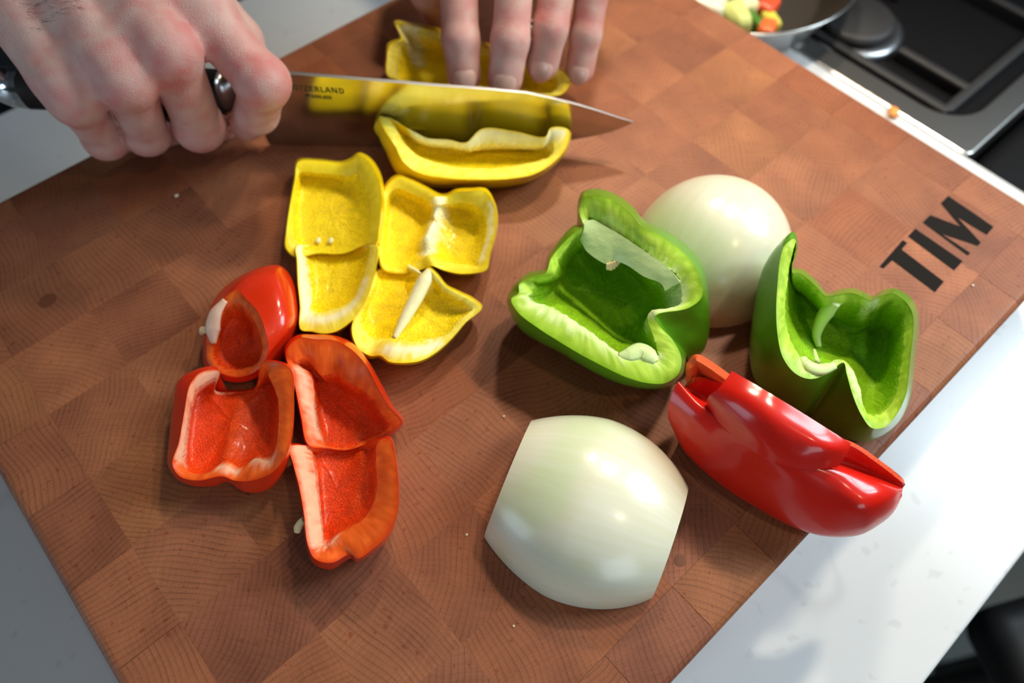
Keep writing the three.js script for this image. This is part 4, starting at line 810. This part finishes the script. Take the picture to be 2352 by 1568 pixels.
  // right hand
  const [W, E, b1, m1, p1, b2, m2, p2, b3, m3, p3, b4, m4, p4, d4, t4, c5, m5, i5, t5] = [[69.8,112,-404],[36.9,150,-387.7],[32.8,88,-387.7],[28.8,62,-324],[31.8,27,-335.5],[52.7,94,-383.7],[49.6,70,-308.3],[48.7,27,-325.5],[72.6,98,-382],[71.2,76,-303.7],[70.2,28,-310.8],[97.2,98,-388.7],[94.2,79,-314.8],[98.5,58,-281.2],[94.3,36,-291.9],[90.9,24,-302.4],[105.6,78,-406.4],[109.8,62,-359],[118.3,44,-338.8],[117,34,-325.3]].map(V3);
  const elR = new THREE.Vector3(-150, 165, -640), elL = new THREE.Vector3(430, 170, -640);
  const palmR = [bone(b1, m1, 16, 12), bone(b2, m2, 16, 12.5), bone(b3, m3, 16, 13), bone(b4, m4, 16, 13.5), ...[[m1, b1, m2, b2], [m2, b2, m3, b3], [m3, b3, m4, b4]].map(([a, c, b, d]) => bone(a.clone().lerp(c, 0.16), b.clone().lerp(d, 0.16), 9, 9)), bone(W, b1, 27, 17), bone(W, b2, 27, 18), bone(W, b3, 27, 18), bone(W, b4, 25, 17), bone(W, elR, 27, 44), bone(c5, m5, 15, 12), bone(c5, m4, 12, 10)];
  t5.addScaledVector(BLADE.n, 13); i5.addScaledVector(BLADE.n, 7);
  const dors = (m, b, o) => { const q = m.clone().lerp(b, 0.06); q.y += o; return q; };
  for (const [m, b] of [[m1, b1], [m2, b2], [m3, b3], [m4, b4]]) { palmR.push({ ...bone(dors(m, b, 5.5), dors(m, b, 5.5), 8, 8), k: 5 }); const q = m.clone().lerp(b, 0.25), w = m.clone().lerp(b, 0.85); q.y += 11; w.y += 13.5; palmR.push({ ...bone(q, w, 2.6, 2.2), k: 6 }); }
  const fin = (m, p, r, l1, l2) => [bone(m, p, r[0], r[1]), bone(p, back(p, l1, 11), r[1], r[2]), bone(back(p, l1, 11), back(p, l2, 17), r[2], r[2] * 0.9), { ...bone(p.clone().setY(p.y + 1), p.clone().setY(p.y + 1), r[1] * 1.03, r[1] * 1.03), k: 4 }];
  const right = hand(palmR, [fin(m1, p1, [10.2, 9.6, 8], 20, 33), fin(m2, p2, [10.8, 10.2, 8.4], 21, 36), fin(m3, p3, [11.6, 11.2, 9], 22, 38),
    [bone(m4, p4, 13, 11.2), bone(p4, d4, 11.3, 10.2), bone(d4, t4, 10, 9), { ...bone(p4.clone().setY(59.5), p4.clone().setY(59.5), 11.9, 11.9), k: 4 }], [bone(m5, i5, 12, 10.5), bone(i5, t5, 10.5, 9)]]);
  const kR = [[m1, 14, 0.35], [m2, 14, 0.4], [m3, 15, 0.75], [m4, 16, 0.3], [p1, 12, 0.25], [p2, 12, 0.25], [p3, 13, 0.3], [p4.clone().setY(66), 15, 0.7], [t4, 12, 0.2]];
  const cR = m2.clone().lerp(b2, 0.55); cR.y = 74;
  const gR = mesh(right, new THREE.Vector3(52, 70, -345), 100, 112, skinTint(kR));
  // left hand
  const L = [[348.1,100,-383.9],[347.9,140,-393.4],[193.2,29,-252.3],[198.5,43,-260.4],[212.1,63,-277.2],[245.5,78,-316.4],[207.6,29,-236.2],[216,45,-241.6],[232.3,67,-256.2],[277.2,80,-306],[230.4,29,-232],[237.3,45,-234.8],[254.1,65,-246.1],[301.7,78,-289.9],[250.5,20,-223],[257.5,36,-227.5],[268.7,54,-236],[308.1,72,-265.7],[284.5,70,-381],[228,52,-332.2],[218.8,34,-313.6],[224.5,16,-316.4]].map(V3);
  const [wl, el] = L, fl = [0, 1, 2, 3].map((k) => L.slice(2 + k * 4, 6 + k * 4)), th = L.slice(18), rl = [[9, 9.3, 9.9, 11], [9.2, 9.5, 9.6, 11], [8.9, 9.1, 9.4, 10.8], [8, 8.2, 8.9, 10.2]];
  const palmL = [bone(wl, elL, 26, 44), ...fl.map((f) => bone(wl, f[3], 24, 12)), bone(fl[0][3], fl[1][3], 10, 10), bone(fl[1][3], fl[2][3], 10, 10), bone(fl[2][3], fl[3][3], 10, 9), bone(wl, th[0], 24, 15)];
  const left = hand(palmL, [...fl.map((f, k) => [bone(f[3], f[2], rl[k][3], rl[k][2]), bone(f[2], f[1], rl[k][2], rl[k][1]), bone(f[1], f[0], rl[k][1], rl[k][0])]), [bone(th[0], th[1], 14, 11.5), bone(th[1], th[2], 11.5, 10.5), bone(th[2], th[3], 10.5, 8.5)]]);
  const kL = fl.flatMap((f) => [[f[1].clone().setY(f[1].y + 7), 9, 0.5], [f[2].clone().setY(f[2].y + 7), 11, 0.5], [f[0], 9, 0.25]]);
  const cL = fl[1][2].clone(); 
  const gL = mesh(left, new THREE.Vector3(cL.x + 20, 62, cL.z - 22), 92, 108, skinTint(kL));
  // upper forearms, coarser
  const arms = (p) => Math.min(cap(p, bR), cap(p, bL));
  const from = (w, e, r) => bone(w.clone().lerp(e, 0.15), e, lerp(r, 44, 0.15), 44), bR = from(W, elR, 27), bL = from(wl, elL, 26);
  const gA = mesh(arms, new THREE.Vector3(140, 150, -540), 420, 84, skinTint([]));
  const skinBump = texture(512, (u, v, c) => { const x = u * 40, y = v * 40; c[0] = c[1] = c[2] = 0.5 + 0.22 * N(x * 1.1, y * 1.1, 3) + 0.2 * N(x * 2.6, y * 1.3, 5) + 0.14 * N(x * 0.45, y * 0.9, 9); });
  const handM = P({ color: 0xffffff, vertexColors: true, roughness: 0.5, specularIntensity: 0.7, bumpMap: skinBump, bumpScale: 0.00032, sheen: 0.2, sheenColor: rgb(0.8, 0.4, 0.3) });
  part('hands', mergeGeometries([gR, gL, gA]), handM, person);
  const nailM = P({ color: rgb(0.66, 0.43, 0.37), roughness: 0.28, clearcoat: 0.4 });
  fl.forEach((f, k) => {
    const dir = f[0].clone().sub(f[1]).normalize(), view = new THREE.Vector3(0, 293.5, 0).sub(f[0]).normalize(), up = view.addScaledVector(dir, -view.dot(dir)).normalize(), side = up.clone().cross(dir);
    const r = rl[k][0], g = new THREE.SphereGeometry(1, 24, 16).scale(r * 0.70, r * 0.40, r * 0.86).applyMatrix4(new THREE.Matrix4().makeBasis(side, up, dir)), c = f[0].clone().addScaledVector(up, r * 0.66).addScaledVector(dir, r * 0.12);
    g.translate(c.x, c.y, c.z).scale(0.001, 0.001, 0.001).translate(0, Y0, 0);
    part('fingernail' + (k ? '_00' + k : ''), g, nailM, person);
  });
  // hairs on the back of the right hand
  const hairs = [];
  for (let k = 0; k < 900; k++) {
    const a = [b1, b2, b3, b4], i = Math.floor(rnd() * 3), t = rnd(), q = a[i].clone().lerp([m1, m2, m3, m4][i], -0.25 + 0.95 * t * (1 - 0.2 * i)).lerp(a[i + 1].clone().lerp([m1, m2, m3, m4][i + 1], -0.25 + 0.95 * t * (1 - 0.2 * i)), rnd());
    q.y += 30; const p = [q.x, q.y, q.z]; let d = right(p);
    for (let s = 0; s < 12 && Math.abs(d) > 0.05; s++) { p[1] -= d * 0.9; d = right(p); }
    if (Math.abs(d) > 0.4) continue;
    const len = 3.5 + 3 * rnd(), dx = 0.55 + 0.35 * (rnd() - 0.5), dz = 0.75 + 0.35 * (rnd() - 0.5);
    const pts = [[p[0], p[1] - 0.2, p[2]], [p[0] + dx * len * 0.5, p[1] + 0.5, p[2] + dz * len * 0.5], [p[0] + dx * len, p[1] + 0.1, p[2] + dz * len]];
    for (const j of [1, 2]) { let dd = right(pts[j]); pts[j][1] += (0.35 - dd); }
    hairs.push(strand(pts, [0.055, 0.045, 0.02], 1, 2, 3));
  }
  const hair = part('hand_hair', mergeGeometries(hairs), P({ color: rgb(0.10, 0.065, 0.045), roughness: 0.5 }), person, 'short dark hairs on the back of the hand'); hair.userData.kind = 'stuff';
  // shirt
  const sb = [bone(new THREE.Vector3(60, -60, -700), new THREE.Vector3(220, -60, -700), 130, 130), bone(new THREE.Vector3(60, 160, -720), new THREE.Vector3(220, 160, -720), 135, 135), bone(new THREE.Vector3(0, 330, -720), new THREE.Vector3(280, 330, -720), 95, 95), bone(new THREE.Vector3(-30, 350, -720), elR, 72, 58), bone(new THREE.Vector3(310, 350, -720), elL, 72, 58)];
  const shirt = (p) => { let d = 1e9; sb.forEach((b, i) => { const q = cap(p, b); d = i ? smin(d, q, 60) : q; }); return d; };
  part('shirt', mesh(shirt, new THREE.Vector3(140, 130, -700), 470, 72, () => [1, 1, 1]), P({ color: rgb(0.016, 0.018, 0.022), roughness: 0.9 }), person, 'black shirt');
  settle(person);
}
// ------------------------------------------------------------------ the range beside the counter, the pan on it
const shape = (x0, x1, z0, z1, r) => { const s = new THREE.Shape(); s.moveTo(x0 + r, z0); s.lineTo(x1 - r, z0); s.absarc(x1 - r, z0 + r, r, -Math.PI / 2, 0); s.lineTo(x1, z1 - r); s.absarc(x1 - r, z1 - r, r, 0, Math.PI / 2); s.lineTo(x0 + r, z1); s.absarc(x0 + r, z1 - r, r, Math.PI / 2, Math.PI); s.lineTo(x0, z0 + r); s.absarc(x0 + r, z0 + r, r, Math.PI, 1.5 * Math.PI); return s; };
const plate = (s, top, depth, bevel = 0.001) => { const g = new THREE.ExtrudeGeometry(s, { depth: depth - 2 * bevel, bevelEnabled: bevel > 0, bevelThickness: bevel, bevelSize: bevel, bevelOffset: -bevel, bevelSegments: 2, curveSegments: 10 }); g.rotateX(Math.PI / 2).translate(0, top - bevel, 0); return g; };
{
  const r = thing('range_cooker', 'stainless steel gas range with a black burner tray beside the far edge of the board', 'stove');
  const dull = P({ color: rgb(0.35, 0.36, 0.38), metalness: 1, roughness: 0.3 }), steel = P({ color: rgb(0.42, 0.42, 0.41), metalness: 1, roughness: 0.3 }), enamel = P({ color: rgb(0.006, 0.006, 0.007), roughness: 0.45, specularIntensity: 0.25 }), iron = P({ color: rgb(0.012, 0.012, 0.014), roughness: 0.55 });
  const top = Y0 - 0.059, rim = shape(0.4545, 1.02, -0.60, -0.060, 0.006), hole = shape(0.474, 0.99, -0.57, -0.078, 0.03); rim.holes.push(hole);
  part('steel_top', plate(rim, top, 0.02, 0.0015), steel, r);
  part('burner_tray', plate(shape(0.472, 0.992, -0.572, -0.076, 0.03), top - 0.010, 0.01), enamel, r, 'black enamel tray');
  part('body', box(0.4555, 1.018, 0, top - 0.021, -0.598, -0.062), iron, r);
  part('control_panel', new RoundedBoxGeometry(0.575, 0.12, 0.15, 4, 0.012).translate(0.743, top - 0.075, 0.016), enamel, r, 'black control panel along the front');
  const bx = 0.515, bz = -0.190;
  const lathe = (pts, y) => new THREE.LatheGeometry(pts.map(([a, b]) => new THREE.Vector2(a, b)), 48).translate(bx, y, bz);
  part('burner_ring', lathe([[0, 0], [0.034, 0], [0.037, 0.002], [0.037, 0.006], [0.033, 0.009], [0.027, 0.009], [0.025, 0.008], [0, 0.008]], top - 0.012), dull, r, 'brushed steel burner ring');
  part('burner_cap', lathe([[0, 0], [0.026, 0], [0.028, 0.002], [0.028, 0.005], [0.024, 0.008], [0, 0.009]], top - 0.003), iron, r);
  const bar = (x0, z0, x1, z1, y, w = 0.008, h = 0.011) => { const L = Math.hypot(x1 - x0, z1 - z0), g = new RoundedBoxGeometry(L, h, w, 2, 0.0025); g.rotateY(-Math.atan2(z1 - z0, x1 - x0)).translate((x0 + x1) / 2, y, (z0 + z1) / 2); return g; };
  const gy = top - 0.006;
  [[0.484, -0.092, 0.484, -0.40], [0.62, -0.092, 0.62, -0.40], [0.484, -0.094, 0.62, -0.094], [0.484, -0.30, 0.62, -0.30], [0.515, -0.095, 0.515, -0.152], [0.484, -0.190, 0.49, -0.190], [0.57, -0.190, 0.62, -0.190]].forEach((q, k) => part('grate_bar' + (k ? '_00' + k : ''), bar(...q, gy), iron, r));
  [[0.484, -0.096], [0.62, -0.096], [0.484, -0.39], [0.62, -0.39]].forEach(([x, z], k) => part('grate_foot' + (k ? '_00' + k : ''), new THREE.CylinderGeometry(0.005, 0.006, 0.008, 12).translate(x, gy - 0.003, z), iron, r));
  settle(r);
}
const PAN = { x: 0.463, z: -0.273, y: Y0 - 0.025, r: 0.0905 };
{
  const p = thing('frying_pan', 'small stainless steel frying pan holding cut vegetables, partly hidden by the far board edge', 'pan');
  const steel = P({ color: rgb(0.62, 0.62, 0.60), metalness: 1, roughness: 0.22 }), used = P({ color: rgb(0.22, 0.19, 0.16), metalness: 0.9, roughness: 0.3 });
  const R = PAN.r, y = PAN.y, L = (pts, s = 72) => new THREE.LatheGeometry(pts.map(([a, b]) => new THREE.Vector2(a, b)), s).translate(PAN.x, y, PAN.z);
  part('wall', L([[0, -0.033], [0.066, -0.033], [0.074, -0.029], [R - 0.004, -0.003], [R, -0.001], [R + 0.0006, 0.0006], [R, 0.0015], [R - 0.002, 0.001]]), steel, p);
  part('cooking_surface', L([[R - 0.002, 0.001], [R - 0.0055, -0.002], [0.072, -0.027], [0.064, -0.0305], [0, -0.031]]), used, p, 'browned inside of the pan');
  const g = new RoundedBoxGeometry(0.17, 0.008, 0.022, 3, 0.003).translate(R + 0.082, -0.002, 0).rotateY(0.9).translate(PAN.x, y, PAN.z);
  part('handle', g, steel, p);
  settle(p);
}
function chunk(label, [x, h, z], size, turn, color, opts = {}) {
  const o = thing('vegetable_chunk', label, 'vegetable', 'cut vegetables in the frying pan'), g = new RoundedBoxGeometry(...size.map((s) => s / 1000), 5, Math.min(...size) * 0.33 / 1000), p = g.attributes.position;
  for (let k = 0; k < p.count; k++) { const a = p.getX(k) * 90, b = p.getY(k) * 90, c = p.getZ(k) * 90, w = 1 + 0.16 * N(a + x, b, c + z); p.setXYZ(k, p.getX(k) * w, p.getY(k) * w + (opts.bend ?? 0) * p.getX(k) ** 2, p.getZ(k) * w); }
  g.computeVertexNormals(); g.rotateZ(opts.tilt ?? 0).rotateY(turn).translate(x / 1000, Y0 + h / 1000, z / 1000);
  part('cut_piece', g, P({ color: rgb(...color), roughness: 0.35, clearcoat: 0.3 }), o);
  if (opts.rind) part('rind', g.clone().translate(0, -0.0015, 0).scale(1, 1, 1), P({ color: rgb(...opts.rind), roughness: 0.4 }), o, 'green rind');
  settle(o);
}
chunk('large white onion chunk in the pan, nearest the left side', [416, -36, -258], [34, 20, 26], 0.5, [0.80, 0.78, 0.58]);
chunk('pale yellow-green celery chunk in the middle of the pan, with a dark green side', [424, -40, -236], [26, 18, 16], 1.1, [0.66, 0.72, 0.24]);
chunk('small dark green strip between the celery and the carrot', [434, -42, -230], [22, 12, 6], 1.2, [0.07, 0.20, 0.02]);
chunk('orange-red carrot chunk nearest the pan rim', [431, -41, -215], [17, 13, 12], 0.4, [0.85, 0.16, 0.04]);
chunk('red pepper chunk at the right of the celery, farther from the rim', [453, -41, -231], [18, 12, 13], 0.2, [0.78, 0.09, 0.03]);
chunk('yellow-green chunk touching the carrot', [444, -43, -221], [16, 10, 11], 1, [0.62, 0.60, 0.08]);
chunk('cream onion chunk lying between the celery and the red pepper chunk', [440, -39, -240], [16, 14, 14], 0.8, [0.80, 0.74, 0.42]);
{
  const [q] = [[448.4,-56,-115.1]], o = thing('food_crumb', 'small orange carrot crumb on the white strip between board and range', 'crumb');
  const g = new RoundedBoxGeometry(0.009, 0.004, 0.006, 4, 0.0018).rotateY(0.6).translate(q[0] / 1000, Y0 + COUNTER / 1000 + 0.002, q[2] / 1000);
  part('crumb', g, P({ color: rgb(0.85, 0.33, 0.07), roughness: 0.5 }), o); settle(o);
}
[[43.6,0.6,-307],[88,0.5,-101.4],[42.9,0.5,-72.5],[34,0.4,-34.4],[303.3,0.5,-3.2]].forEach((p, k) => {
  const o = thing('food_crumb', ['pale crumb on the board left of the yellow pieces', 'tiny pale crumb on the board above the front onion', 'tiny pale crumb on the board left of the front onion', 'tiny pale crumb on the board below the front onion', 'pale crumb on the board at its right edge by the green half'][k], 'crumb');
  const s = [1.2, 0.6, 0.6, 0.5, 0.8][k], g = new THREE.IcosahedronGeometry(s / 1000, 1).scale(1, 0.5, 0.8).translate(p[0] / 1000, Y0 + 0.00045 * s, p[2] / 1000);
  part('crumb', g, P({ color: rgb(0.75, 0.66, 0.5), roughness: 0.5 }), o); settle(o);
});
{
  const o = thing('bar_stool', 'black bar stool on the grey floor beyond the near counter edge', 'stool'), m = P({ color: rgb(0.008, 0.008, 0.009), roughness: 0.6 });
  const y = Y0 - 0.30, cx = 0.428, cz = 0.393;
  part('seat', new RoundedBoxGeometry(0.36, 0.05, 0.34, 4, 0.02).rotateY(-0.478).translate(cx, y - 0.025, cz), m, o);
  [[-1, -1], [1, -1], [-1, 1], [1, 1]].forEach(([a, b], k) => part('leg' + (k ? '_00' + k : ''), new THREE.CylinderGeometry(0.012, 0.012, y - 0.05, 14).translate(a * 0.13, (y - 0.05) / 2, b * 0.12).rotateY(-0.478).translate(cx, 0, cz), m, o));
  settle(o);
}
renderer.render(scene, camera);
